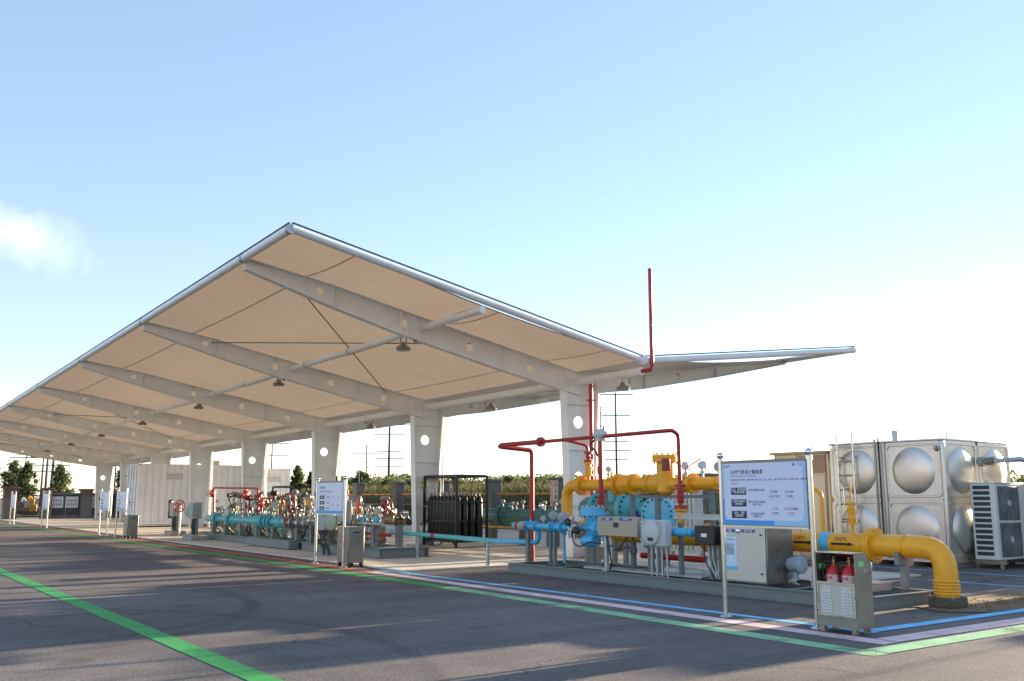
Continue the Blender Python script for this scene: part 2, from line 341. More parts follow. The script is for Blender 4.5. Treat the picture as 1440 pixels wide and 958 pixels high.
def text(s, size, o, ux, uy, mat, parent, name='lettering', center=True):
    cu_ = bpy.data.curves.new('t', 'FONT'); cu_.body = s; cu_.size = size; cu_.offset = size * .012; cu_.resolution_u = 2
    if center: cu_.align_x = 'CENTER'
    ob = bpy.data.objects.new('t', cu_); COL.objects.link(ob); bpy.context.view_layer.update()
    me0 = bpy.data.meshes.new_from_object(ob.evaluated_get(bpy.context.evaluated_depsgraph_get()))
    b = MB(); o, ux, uy = Vector(o), Vector(ux), Vector(uy)
    for v in me0.vertices: b.v.append(tuple(o + ux * v.co.x + uy * v.co.y))
    for p in me0.polygons: b.f.append(tuple(p.vertices))
    bpy.data.objects.remove(ob); bpy.data.curves.remove(cu_); bpy.data.meshes.remove(me0)
    return b.build(name, mat, parent, smooth=False) if b.f else None
X3, Y3, Z3 = Vector((1, 0, 0)), Vector((0, 1, 0)), Vector((0, 0, 1))

# ================================================================== ground
def sheet(name, pts, z, mat):
    m = MB(); m.v = [(p[0], p[1], z) for p in pts]; m.f = [tuple(range(len(pts)))]
    a = sum(pts[i][0] * pts[(i + 1) % len(pts)][1] - pts[(i + 1) % len(pts)][0] * pts[i][1] for i in range(len(pts)))
    if a < 0: m.f = [tuple(reversed(range(len(pts))))]
    return struct(m.build(name, mat, None, smooth=False))
sheet('ground', [(-2500, -2500), (2500, -2500), (2500, 2500), (-2500, 2500)], -.03, field)
sheet('asphalt_yard', [(-84, -70), (70, -70), (70, 31), (-84, 31)], 0, asphalt)
m = MB(); m.poly([(-80, 10.45, .0), (-18.6, 10.45, .0), (-18.6, 15.3, .0), (-11.4, 15.3, .0), (-11.4, 18.6, 0), (-18.6, 18.6, 0), (-18.6, 30, .0), (-80, 30, .0)], .035, (0, 0, 1))
m.v = [(a, b, c - .001) for a, b, c in m.v]
pad = struct(m.build('concrete_pad', concrete, None, smooth=False))
for i in range(9):      # sawn joints between the slabs, slightly proud sealant
    x = -24.5 - 6 * i
    MB().box((x - .012, 10.46, .0345), (x + .012, 29.9, .038)).build('joint_sealant', dark, pad, smooth=False)
def line(name, a, b, wd, mat, z):
    a, b = Vector((*a, 0)), Vector((*b, 0)); d = (b - a).normalized(); s = Vector((-d.y, d.x, 0)) * wd / 2
    return sheet(name, [(a + s)[:2], (b + s)[:2], (b - s)[:2], (a - s)[:2]], z, mat)
line('green_road_line', (-84, 3.33), (40, 3.33), .26, p_green, .004)
line('green_border_line', (-84, 9.28), (-15, 9.28), .30, p_green, .004)
line('pale_green_border_line', (-15, 9.28), (-6.02, 9.0), .30, p_green2, .004)
line('pale_green_border_line', (-6.17, 9.15), (-6.17, 40), .30, p_green2, .008)
line('red_border_line', (-84, 9.86), (-19, 9.86), .22, p_red, .004)
line('pink_border_line', (-19, 9.86), (-6.41, 9.78), .30, p_pink, .004)
line('pink_border_line', (-6.56, 9.93), (-6.56, 40), .30, p_pink, .008)
line('blue_border_line', (-19.4, 10.30), (-7.02, 10.42), .17, p_blue, .004)
line('blue_border_line', (-7.13, 10.5), (-7.13, 40), .20, p_blue, .008)
line('blue_bay_line', (-18, 20.2), (-7.22, 20.2), .12, p_blue, .004)
line('blue_bay_line', (-10.8, 17.85), (-7.22, 17.85), .12, p_blue, .004)
m = MB(); c = GZ(1350, 857); random.seed(3)      # bare earth round the pipe foot
m.v = [(-7.85 + .95 * math.cos(a) * random.uniform(.8, 1.15), 15.0 + 2.1 * math.sin(a) * random.uniform(.85, 1.15), .012) for a in [2 * math.pi * i / 26 for i in range(26)]]
m.v = [(min(v[0], -7.24), v[1], v[2]) for v in m.v]
m.f = [tuple(range(26))]; struct(m.build('soil_patch', soil, None, smooth=False))

# ================================================================== canopy
FX = [-19.83, -28.0, -36.1, -44.2, -52.2, -59.8, -67.1, -74.3]
CY = 16.43
def hub(X): return .0107 * (X + 19.83)
def eav(X): return .0205 * (X + 19.83)
TOPF = [(7.0, 6.80), (9.1, 6.46), (10.9, 6.08), (13.8, 5.50), (16.43, 4.98)]
DEPF = [.24, .50, .58, .62, .60]
TOPR = [(16.43, 4.98), (18.9, 5.24), (21.9, 5.63), (25.3, 6.08)]
DEPR = [.60, .52, .36, .12]
def interp(tab, y):
    for (a, za), (b, zb) in zip(tab, tab[1:]):
        if y <= b: t = (y - a) / (b - a); return za + (zb - za) * t
    return tab[-1][1]
def ztop(X, y):
    if y <= CY:
        t = (CY - y) / (CY - 7.0); return interp(TOPF, max(y, 7.0)) + hub(X) * (1 - t) + eav(X) * t
    return interp(TOPR, y) + hub(X)
can = thing('membrane_canopy', 'long white gull-wing membrane canopy on a row of steel columns', 'canopy', (FX[0], CY, 0))
for X in FX:
    h = hub(X)
    col = MB(); hz_ = 4.42 + h
    yl0, yl1, yr0, yr1 = 16.10, 15.93, 16.76, 17.03
    col.plate([(yl0, .04), (yr0, .04), (yr1, hz_), (yl1, hz_)], [(16.43, 3.62 + h, .17), (16.43, 2.12 + h, .17), (16.43, .68 + h * .5, .17)], (X, 0, 0), Y3, Z3, .03)
    co = col.build('column', white, can)
    MB().bar((X, yl0, .04), (X, yl1, hz_), .28, .03, up=(0, 1, 0)).build('flange', white, co, smooth=False)
    MB().bar((X, yr0, .04), (X, yr1, hz_), .28, .03, up=(0, 1, 0)).build('flange', white, co, smooth=False)
    for z in (2.87, 1.4, 4.1):
        zz = z + h; t = zz / hz_; MB().box((X - .125, yl0 + (yl1 - yl0) * t + .02, zz - .01), (X + .125, yr0 + (yr1 - yr0) * t - .02, zz + .01)).build('stiffener', white, co, smooth=False)
    MB().box((X - .3, 15.95, .034), (X + .3, 16.91, .064)).build('base_plate', galv, co, smooth=False)
    MB().path([(X - .02, 17.14, .05), (X - .02, 17.14, hz_ + .1), (X - .02, 16.9, hz_ + .35)], .055, .12).build('down_pipe', white, co)
    for dx in (-.24, .24):
        for yb_ in (16.02, 16.43, 16.84): MB().cyl((X + dx, yb_, .064), (X + dx, yb_, .11), .02, n=6).build('anchor_bolt', galv, co)
    # front and rear beams
    for tab, dep, nm in ((TOPF, DEPF, 0), (TOPR, DEPR, 1)):
        up_ = [(y, ztop(X, y) - .02) for y, _ in tab]; dn = [(y, ztop(X, y) - .02 - d) for (y, _), d in zip(tab, dep)]
        if nm == 0: hol = [(y, ztop(X, y) - .02 - d / 2, r) for y, d, r in ((8.8, .42, .085), (11.0, .57, .105), (12.9, .61, .11), (14.8, .62, .11))]
        else: hol = [(18.3, ztop(X, 18.3) - .28, .1), (20.3, ztop(X, 20.3) - .23, .085)]
        b = MB(); b.plate(up_ + dn[::-1], hol, (X, 0, 0), Y3, Z3, .025)
        bo = b.build('beam', white, can)
        fb = MB(); ft = MB()
        for k in range(len(tab) - 1):
            fb.bar((X, *dn[k]), (X, *dn[k + 1]), .20, .02); ft.bar((X, *up_[k]), (X, *up_[k + 1]), .20, .02)
        fb.build('bottom_flange', white, bo, smooth=False); ft.build('top_flange', white, bo, smooth=False)
        for y, _ in tab[1:-1]: MB().box((X - .09, y - .008, ztop(X, y) - .02 - interp([(a, d) for (a, _), d in zip(tab, dep)], y) + .012), (X + .09, y + .008, ztop(X, y) - .035)).build('stiffener', white, bo, smooth=False)
    # knuckle block where column and beams meet
    kb = MB().plate([(15.85, hz_ + .0), (17.05, hz_ + .0), (17.05, hz_ + .5), (15.85, hz_ + .55)], [], (X, 0, 0), Y3, Z3, .05).build('knuckle_plate', white, can, smooth=False)
    for y in (15.9, 17.0): MB().box((X - .14, y - .012, hz_ + .01), (X + .14, y + .012, hz_ + .5)).build('stiffener', white, kb, smooth=False)
XE0, XE1 = -17.23, -76.9
bays = [XE0] + FX + [XE1]
def sagz(X, y, x0, x1, end):
    z = ztop(X, y) + .02; t = (X - x0) / (x1 - x0); z -= .10 * math.sin(math.pi * t) * math.sin(math.pi * min(1, abs(y - CY) / 9.3))
    if end: z -= .17 * abs(X - (FX[0] if x0 == XE0 else FX[-1])) / 2.6 * math.sin(math.pi * min(1, abs(y - CY) / 9.4))
    return z
YF, YR = 7.0, 25.3
for i in range(len(bays) - 1):
    x0, x1 = bays[i], bays[i + 1]; end = i == 0 or i == len(bays) - 2
    for ya, yb in ((YF, CY), (CY, YR)):
        g = MB(); nx, ny = 8, 14
        for a in range(nx + 1):
            for b in range(ny + 1):
                X = x0 + (x1 - x0) * a / nx; y = ya + (yb - ya) * b / ny; g.v.append((X, y, sagz(X, y, x0, x1, end)))
        for a in range(nx):
            for b in range(ny): q = a * (ny + 1) + b; g.f.append((q, q + 1, q + ny + 2, q + ny + 1))
        po = g.build('membrane_panel', membrane, can, ang=60)
        for ys in ((8.45, 12.0, 15.3) if ya == YF else (19.4, 22.4)):
            sm = MB()
            for a in range(nx):
                Xa, Xb = x0 + (x1 - x0) * (a + .02) / nx, x0 + (x1 - x0) * (a + .98) / nx
                sm.bar((Xa, ys, sagz(Xa, ys, x0, x1, end) - .012), (Xb, ys, sagz(Xb, ys, x0, x1, end) - .012), .03, .012)
            sm.build('seam', M('seam tape', (.42, .36, .3), .6), po, smooth=False)
    # longitudinal tubes of this bay
    g = .14 if i else .02
    a0 = x0 - (.0 if i == 0 else .0); e0, e1 = ztop(x0, YF) - .02, ztop(x1, YF) - .02
    MB().cyl((x0, YF - .03, e0), (x1, YF - .03, e1), .088, n=16).build('eave_tube', white, can)
    MB().cyl((x0, YR, ztop(x0, YR) - .02), (x1, YR, ztop(x1, YR) - .02), .085, n=14).build('eave_tube', greyw, can)
    if i < len(bays) - 2 or True:
        for yy, rr, dz in ((11.55, .085, -.24), (16.43, .11, -.26), (21.2, .06, -.2)):
            xa, xb = x0 - (0 if i == 0 else .02), x1 + (0 if i == len(bays) - 2 else .02)
            if i == 0 and yy == 21.2: continue
            if i == 0 and yy == 16.43: xa = x0 - .06
            MB().cyl((xa, yy, ztop(xa, yy) + dz), (xb, yy, ztop(xb, yy) + dz), rr, n=14).build('purlin_tube', white, can)
    # tube sleeves at the joints
    for f in (.12, .5, .86):
        if i == 0: break
        X = x0 + (x1 - x0) * f; MB().cyl((X - .03, 11.55, ztop(X, 11.55) - .24), (X + .03, 11.55, ztop(X, 11.55) - .24), .095, n=14).build('tube_clamp', galv, can)
    MB().cyl((x0 - .05, YF - .03, e0), (x0 + .05, YF - .03, e0), .102, n=16).build('tube_collar', galv, can)
for X, sg in ((XE0, 1), (XE1, -1)):
    for ya, yb in ((YF, CY), (CY, YR)):
        n = 12; pts = []
        for k in range(n + 1):
            y = ya + (yb - ya) * k / n; x0, x1 = (XE0, FX[0]) if sg > 0 else (FX[-1], XE1); pts.append((X, y, sagz(X, y, x0, x1, True) - .03))
        r_ = MB(); r_.path(pts, .08, bend=.05, n=14, steps=2); r_.build('gable_tube', greyw, can)
        tr_ = MB(); tr_.path([(X + .02 * sg, p[1], p[2] + .12) for p in pts], .018, bend=.05, n=6, steps=2); tr_.build('edge_cable', dark, can)
    MB().sphere((X, CY, sagz(X, CY, *((XE0, FX[0]) if sg > 0 else (FX[-1], XE1)), True) - .03), .14).build('tube_joint', greyw, can)
MB().path([(x, YF - .06, ztop(x, YF) + .1) for x in [XE0 + (XE1 - XE0) * k / 40 for k in range(41)]], .018, .05, 6, 1).build('edge_cable', dark, can)
for bi in (0, 3, 6):
    A_, B_ = FX[bi], FX[bi + 1]
    for (ya, yb) in ((8.1, 14.9), (13.2, 9.0)):
        p, q = Vector((A_ - .02, ya, ztop(A_, ya) - .14)), Vector((B_ + .02, yb, ztop(B_, yb) - .14))
        MB().cyl(p, q, .016, n=8).build('tie_rod', skidg, can); u = (q - p).normalized()
        MB().cyl(p + u * .5, p + u * .8, .03, n=8).build('turnbuckle', galv, can)
for i, X in enumerate(FX[:-1]):     # conduit along the purlin and drop at the beam
    z = ztop(X, 11.55) - .34
    MB().path([(X - .9, 11.5, ztop(X, 11.5) - .36), (X - .12, 11.42, z), (X - .05, 11.3, z - .25), (X + .2, 11.25, z - .3)], .018, .1, 8).build('cable_drop', dark, can)

# floodlights hanging from the purlins
def floodlight(X, y, label, dz=-.36):
    z = ztop(X, y) + dz; t = thing('floodlight', label, 'floodlight', (X, y, z - .25), 'floodlights under the canopy')
    MB().box((X - .16, y - .02, z + .0), (X - .12, y + .02, z + .03)).box((X + .12, y - .02, z), (X + .16, y + .02, z + .03)).bar((X - .14, y, z), (X - .14, y, z - .15), .04, .015).bar((X + .14, y, z), (X + .14, y, z - .15), .04, .015).box((X - .16, y - .02, z + .03), (X + .16, y + .02, z + .05)).build('bracket', galv, t, smooth=False)
    b = MB().lathe((X, y, z - .30), (0, 0, 1), [(0, .17), (.03, .18), (.06, .16), (.14, .09), (.2, .06), (.22, .03)], 18).build('lamp_housing', M('lamp housing bronze', (.30, .27, .22), .4, .6), t)
    MB().lathe((X, y, z - .312), (0, 0, 1), [(0, .14), (.01, .15)], 18).build('lens', M('lamp lens', (.55, .53, .48), .15), t)
    for k in range(8):
        a = k * math.pi / 4; MB().bar((X + .1 * math.cos(a), y + .1 * math.sin(a), z - .2), (X + .19 * math.cos(a), y + .19 * math.sin(a), z - .25), .006, .05).build('cooling_fin', galv, b, smooth=False)
names = ['first', 'second', 'third', 'fourth', 'fifth', 'sixth', 'seventh']
for i, X in enumerate(FX[:-1]):
    floodlight(X - 1.0, 11.55, 'caged floodlight under the canopy front wing, %s from its right gable' % names[i])
for i, (X, lb) in enumerate(((-18.0, 'outside the last right column'), (-24.0, 'between the first and second columns from right'), (-32, 'between the second and third columns from right'))):
    floodlight(X, 16.43, 'small floodlight hanging from the canopy valley tube %s' % lb, -.37)

# red vent stack on the right column
t = thing('vent_stack', 'tall thin red vent pipe rising above the canopy valley at its right gable', 'vent pipe', (-19.6, 16.72, .04))
MB().path([(-19.62, 16.72, 1.35), (-19.62, 16.72, 4.68)], .055, .12).build('riser_pipe', red, t)
MB().path([(-17.3, 16.43, 4.745), (-17.1, 16.46, 4.745), (-17.1, 16.6, 4.80), (-17.1, 16.6, 7.35)], .05, .1).build('stack_pipe', red, t)
MB().cyl((-17.1, 16.6, 7.35), (-17.1, 16.6, 7.38), .056).build('cap', red, t)
for z in (1.9, 3.2, 4.2): MB().box((-19.7, 16.65, z), (-19.55, 16.79, z + .04)).build('pipe_clamp', red, t, smooth=False)
MB().lathe((-19.62, 16.72, 1.3), (0, 0, 1), [(0, .1), (.03, .1), (.03, .06), (.09, .06), (.09, .1), (.12, .1)], 14).build('flange', red, t)
MB().path([(-19.62, 16.72, 1.35), (-19.62, 16.72, .9), (-19.62, 16.72, .05)], .045).build('lower_pipe', red, t)

# ================================================================== pipework helpers (every call makes parts of one thing)
def pipe(par, pts, r, mat, bend=None, name='pipe', n=14): return MB().path(pts, r, bend if bend is not None else r * 2.2, n).build(name, mat, par)
def flange(par, p, ax, r, mat, th=.05, nb=8, pair=True):
    p = Vector(p); x, y, z = basis(ax); m_ = MB()
    if pair: m_.lathe(p - z * th, z, [(0, r), (th * .92, r)], 22).lathe(p + z * th * .08, z, [(0, r), (th * .92, r)], 22).lathe(p - z * th * .2, z, [(0, r * .8), (th * .4, r * .8)], 16)
    else: m_.lathe(p - z * th / 2, z, [(0, r * .97), (th * .1, r), (th * .9, r), (th, r * .97)], 26)
    o = m_.build('flange', mat, par); b = MB(); e = th * (1.35 if pair else .85)
    for k in range(nb):
        a = 2 * math.pi * (k + .5) / nb; c = p + (x * math.cos(a) + y * math.sin(a)) * r * .84; b.cyl(c - z * e, c + z * e, max(.009, r * .055), n=6)
    b.build('bolt_circle', galv if mat is not lblue and mat is not teal and mat is not cyan else dark, o, kind='stuff'); return o
def handwheel(par, p, ax, R, mat, r=None):
    p = Vector(p); x, y, z = basis(ax); r = r or R * .09; m_ = MB().torus(p, z, R, r, 22, 7).cyl(p - z * r * 1.5, p + z * r * 2, R * .16, n=10)
    for k in range(4): a = math.pi / 4 + k * math.pi / 2; m_.cyl(p, p + (x * math.cos(a) + y * math.sin(a)) * R, r * .7, n=6)
    return m_.build('handwheel', mat, par)
def gate_valve(par, p, axis, up, s, mat, wheel=None, name='valve'):
    p = Vector(p); ax = Vector(axis).normalized(); u = Vector(up).normalized()
    m_ = MB().lathe(p - ax * 1.5 * s, ax, [(0, 1.25 * s), (.25 * s, 1.25 * s), (.25 * s, .75 * s), (.8 * s, .95 * s), (1.5 * s, 1.1 * s), (2.2 * s, .95 * s), (2.75 * s, .75 * s), (2.75 * s, 1.25 * s), (3 * s, 1.25 * s)], 16)
    m_.lathe(p, u, [(0, .8 * s), (1.2 * s, .75 * s), (1.2 * s, 1.05 * s), (1.55 * s, 1.05 * s), (1.55 * s, .5 * s), (2.4 * s, .35 * s), (2.4 * s, .15 * s), (3.3 * s, .15 * s)], 14)
    o = m_.build(name, mat, par)
    if wheel: handwheel(o, p + u * 3.0 * s, u, 1.3 * s, wheel)
    return o
def ball_valve(par, p, axis, s, mat, lever=None):
    p = Vector(p); ax = Vector(axis).normalized()
    o = MB().lathe(p - ax * 1.4 * s, ax, [(0, 1.1 * s), (.22 * s, 1.1 * s), (.22 * s, .6 * s), (.7 * s, .7 * s), (1.1 * s, .95 * s), (1.7 * s, .95 * s), (2.1 * s, .7 * s), (2.58 * s, .6 * s), (2.58 * s, 1.1 * s), (2.8 * s, 1.1 * s)], 16).cyl(p, p + Z3 * 1.6 * s, .28 * s, n=10).build('valve', mat, par)
    if lever is not None: MB().bar(p + Z3 * 1.5 * s, p + Z3 * 1.75 * s + ax * 2.6 * s, .35 * s, .12 * s).build('lever', lever, o)
    return o
def gauge(par, p, face, R=.06, stem=.12, body=valvem):
    p = Vector(p); f = Vector(face).normalized(); c = p + Z3 * (stem + R)
    o = MB().cyl(p, p + Z3 * (stem + R * .3), .012, n=8).lathe(c - f * .02, f, [(0, R * .9), (.01, R), (.045, R), (.05, R * .9)], 18).build('gauge', body, par)
    MB().lathe(c + f * .0305, f, [(0, R * .86), (.001, R * .86)], 18).build('dial', gaugew, o); return o
def transmitter(par, p, face, s=.07, mat=lgrey):
    p = Vector(p); f = Vector(face).normalized(); c = p + Z3 * s * 3
    o = MB().cyl(p, c, s * .35, n=8).lathe(p + Z3 * s * .8, Z3, [(0, s * .6), (s * .7, s * .6)], 10).lathe(c - f * s * 1.2, f, [(0, s * .8), (.2 * s, s), (s * .9, s), (s * .9, s * .8), (s * 1.5, s * .8), (s * 1.5, s), (s * 2.2, s), (s * 2.4, s * .8)], 14).build('transmitter', mat, par)
    MB().path([c - Z3 * s * .3, c - Z3 * s * 1.4 - f.cross(Z3) * s * 1.6, p - f.cross(Z3) * s * 2 - Z3 * s], s * .12, s, 6).build('cable', dark, o); return o
def actuator(par, p, up, s, mat, cap=None):
    p = Vector(p); u = Vector(up).normalized()
    o = MB().lathe(p, u, [(0, .5 * s), (.5 * s, .5 * s), (.5 * s, .85 * s), (.7 * s, .95 * s), (1.5 * s, .95 * s), (1.7 * s, .85 * s), (1.7 * s, .4 * s), (2 * s, .35 * s), (2.05 * s, .2 * s)], 16).build('actuator', mat, par)
    if cap: MB().lathe(p + u * 2.06 * s, u, [(0, .55 * s), (.35 * s, .55 * s), (.45 * s, .3 * s)], 12).build('indicator', cap, o)
    return o
def post(par, x, y, z0, z1, w_=.08, mat=skidg, plate=True):
    m_ = MB().box((x - w_ / 2, y - w_ / 2, z0), (x + w_ / 2, y + w_ / 2, z1))
    o = m_.build('support_post', mat, par, smooth=False)
    if plate: MB().box((x - w_, y - w_, z0 + .001), (x + w_, y + w_, z0 + .014)).build('foot_plate', mat, o, smooth=False)
    return o
def ibeam(par, p, q, h, wd, mat, name='rail'):
    p, q = Vector(p), Vector(q); t = .018
    return MB().bar(p + Z3 * (h - t / 2), q + Z3 * (h - t / 2), wd, t).bar(p + Z3 * t / 2, q + Z3 * t / 2, wd, t).bar(p + Z3 * h / 2, q + Z3 * h / 2, t, h - 2 * t - .002).build(name, mat, par, smooth=False)
def cable(par, pts, r=.012, mat=dark): return MB().path(pts, r, .12, 7, 5).build('cable', mat, par)

# ================================================================== right skid: blue and yellow gas pipework
SX0, SX1, SY0, SY1 = -17.25, -8.3, 12.22, 13.95
t = sk = thing('gas_metering_skid', 'long grey steel skid carrying light blue and yellow gas pipework', 'pipe skid', ((SX0 + SX1) / 2, (SY0 + SY1) / 2, 0))
for y in (SY0 + .06, SY1 - .06): ibeam(t, (SX0, y, .004), (SX1, y, .004), .2, .11, skidg)
for x in [SX0 + .06 + k * (SX1 - SX0 - .12) / 6 for k in range(7)]: ibeam(t, (x, SY0 + .13, .006), (x, SY1 - .13, .006), .19, .1, skidg, 'cross_member')
MB().box((SX0 + 2.2, SY0 + .35, .205), (SX0 + 5.4, SY0 + .75, .235)).build('floor_plate', galv, t, smooth=False)
MB().box((-13.2, 13.0, .205), (-11.4, 13.3, .30)).build('cable_tray', galv, t, smooth=False)
# front light blue run
BY, BZ = 12.55, 1.0
pipe(t, [(-17.42, BY, .99), (-12.2, BY, .99)], .062, lblue)
MB().lathe((-17.43, BY, .99), X3, [(0, .05), (.03, .066), (.05, .066)], 14).build('end_cap', lblue, t)
MB().cyl((-17.32, BY, .99), (-17.18, BY, .99), .066).build('colour_band', red, t)
for x in (-16.95, -16.6, -16.05, -15.7, -15.3): flange(t, (x, BY, .99), X3, .115, lblue, .028)
gate_valve(t, (-16.78, BY, .99), X3, (0, -.2, 1), .055, lblue, None)
MB().lathe((-17.0, BY - .06, 1.0), (0.3, -1, 0), [(0, .05), (.03, .095), (.1, .095), (.115, .07)], 16).build('round_cover', gaugew, t)
ball_valve(t, (-15.86, BY, .99), X3, .075, lblue, lblue)
ball_valve(t, (-15.45, BY, .99), X3, .07, lblue, dark)
for x, h, R in ((-15.62, .08, .09), (-15.05, .16, .08), (-16.35, .05, .06)): gauge(t, (x, BY, 1.05), (.6, -.8, 0), R, h)
# return bend to the cyan transfer pipe
pipe(t, [(-16.72, BY, .99), (-16.72, BY + .16, .99), (-16.78, BY + .2, .64), (-17.3, BY + .2, .62), (-18.4, BY + .2, .61)], .055, lblue, .14)
for x in (-17.05, -16.25, -15.95): post(t, x, BY + (.12 if x != -15.95 else 0), .205, .93, .085 if x == -17.05 else .06)
for x in (-17.5, -17.35): pass
pipe(t, [(-15.86, BY + .18, .98), (-15.86, BY + .18, .25)], .03, lblue); flange(t, (-15.86, BY + .18, .86), Z3, .06, lblue, .02)
# regulator group with blue strainer body
pz = [(-15.05, .0), (-14.75, 0)]
MB().lathe((-14.86, BY + .12, .66), Z3, [(0, .06), (.05, .12), (.12, .15), (.5, .15), (.56, .17), (.58, .25), (.66, .25), (.67, .25), (.74, .25), (.75, .08)], 22).build('strainer_vessel', lblue, t)
bl = MB()
for k in range(10): a = 2 * math.pi * k / 10; bl.cyl((-14.86 + .21 * math.cos(a), BY + .12 + .21 * math.sin(a), 1.2), (-14.86 + .21 * math.cos(a), BY + .12 + .21 * math.sin(a), 1.45), .016, n=6)
bl.build('bolt_circle', galv, t, kind='stuff')
MB().lathe((-15.0, BY - .02, .75), X3, [(0, .09), (.08, .12), (.3, .12), (.36, .09)], 16).build('drain_pot', lblue, t)
for x, y, z in ((-15.25, BY - .12, 1.03), (-15.12, BY - .15, .86), (-15.3, BY - .1, .8)): transmitter(t, (x, y, z), (.7, -.7, 0), .055, valvem)
for x, y, z in ((-15.35, BY - .1, 1.1), (-14.98, BY - .2, .95)): MB().lathe((x, y, z), (.5, -.8, .1), [(0, .03), (.02, .075), (.1, .075), (.12, .05)], 14).build('regulator_pilot', black, t)
for k in range(6): 
    x = -15.35 + k * .09; pipe(t, [(x, BY - .09, .78), (x + .05, BY - .16, .9 + .05 * (k % 3)), (x + .12, BY - .12, 1.12)], .009, chrome, .06, 'impulse_line', 6)
for x in (-14.55, -13.02): flange(t, (x, BY, .99), X3, .16, lblue, .05)
MB().lathe((-14.5, BY, .99), X3, [(0, .14), (.1, .085), (.25, .062)], 16).build('reducer', lblue, t)
MB().lathe((-12.9, BY, .99), X3, [(-.2, .07), (-.05, .15), (.05, .15), (.12, .08), (.8, .07)], 16).build('reducer', lblue, t)
MB().lathe((-12.1, BY, .99), X3, [(0, .05), (.03, .08), (.09, .08), (.12, .03)], 14).build('end_plug', lblue, t)
# beige analyser box
m_ = MB().box((-14.33, BY - .22, .87), (-13.2, BY - .02, 1.24)); bb = m_.build('analyser_box', M('beige enclosure', (.42, .36, .27), .5, .2, var=.05), t, bevel=.015)
MB().box((-13.86, BY - .226, 1.04), (-13.72, BY - .2205, 1.13)).build('display', black, bb, smooth=False)
MB().poly([(-14.16, BY - .2235, 1.165), (-13.9, BY - .2235, 1.165), (-13.86, BY - .2235, 1.215), (-14.2, BY - .2235, 1.215)], .003, (0, 1, 0)).build('label_plate', M('label blue', (.04, .07, .36), .4), bb, smooth=False)
MB().poly([(-13.66, BY - .2235, 1.165), (-13.36, BY - .2235, 1.165), (-13.32, BY - .2235, 1.215), (-13.7, BY - .2235, 1.215)], .003, (0, 1, 0)).build('label_plate', MATS['label blue'], bb, smooth=False)
text('流量计', .045, (-14.03, BY - .2245, 1.174), X3, Z3, whitep, bb); text('天然气撬', .042, (-13.51, BY - .2245, 1.175), X3, Z3, whitep, bb)
post(t, -14.2, BY - .1, .205, .87, .07, galv); post(t, -13.75, 13.2, .205, 1.0, .1); MB().box((-14.3, BY - .2, .66), (-14.1, BY, .70)).build('bracket', galv, t, smooth=False)
cable(t, [(-14.15, BY - .15, .87), (-14.0, BY - .2, .6), (-13.95, BY - .2, .34), (-14.05, BY - .15, .24)], .016)
cable(t, [(-13.45, BY - .12, .87), (-13.3, BY - .18, .75), (-13.28, BY - .16, .58), (-13.42, BY - .16, .55), (-13.5, BY - .14, .7), (-13.9, BY - .1, .6)], .014)
cable(t, [(-15.2, BY - .15, .95), (-15.1, BY - .2, .7), (-14.9, BY - .2, .62), (-14.6, BY - .2, .75), (-14.4, BY - .1, .7)], .014)
cable(t, [(-13.6, BY - .1, .87), (-13.7, BY - .14, .72), (-13.9, BY - .1, .62), (-14.1, BY, .6)], .012)
# grey flameproof box with round ribbed cover
gb = MB().box((-13.02, BY - .3, .73), (-12.4, BY - .12, 1.2)).build('flameproof_box', lgrey, t, bevel=.02)
cv_ = MB().lathe((-12.74, BY - .299, .965), (0, -1, 0), [(0, .225), (.03, .225), (.05, .21), (.06, .19)], 30).build('round_cover', lgrey, gb)
for k in range(30):
    a = 2 * math.pi * k / 30; dx, dz = math.cos(a), math.sin(a); r2 = min(.29 / max(abs(dx), 1e-6), .225 / max(abs(dz), 1e-6), .33)
    if r2 > .25: MB().bar((-12.74 + dx * .228, BY - .309, .965 + dz * .228), (-12.74 + dx * r2, BY - .309, .965 + dz * r2), .014, .018).build('rib', lgrey, gb, smooth=False)
MB().box((-12.78, BY - .364, .83), (-12.64, BY - .3595, .89)).build('name_plate', dark, cv_, smooth=False)
for k in range(4):
    x = -12.88 + k * .125; MB().lathe((x, BY - .16, .73), (0, 0, -1), [(0, .035), (.04, .035), (.05, .025)], 10).build('cable_gland', lgrey, gb); pipe(t, [(x, BY - .16, .68), (x + (k - 1.5) * .01, BY - .16, .2)], .02, galv, name='conduit')
post(t, -12.98, BY + .12, .205, 1.15, .07); post(t, -12.42, BY + .12, .205, 1.15, .07)
ibeam(t, (-13.0, 13.1, 1.2), (-11.2, 13.1, 1.2), .1, .08, galv, 'cable_rack')
# black junction box
jb = MB().box((-11.82, BY - .16, .80), (-11.36, BY + .08, 1.12)).build('junction_box', black, t, bevel=.012)
MB().box((-11.66, BY - .166, .93), (-11.53, BY - .1605, .99)).build('label_plate', whitep, jb, smooth=False)
for x in (-11.7, -11.5): post(t, x, BY + .14, .205, 1.05, .06)
for k in range(3): cable(t, [(-11.7 + k * .1, BY - .05, .8), (-11.66 + k * .1, BY - .1, .55), (-11.5 + k * .06, BY - .05, .24)], .012, lgrey if k else dark)
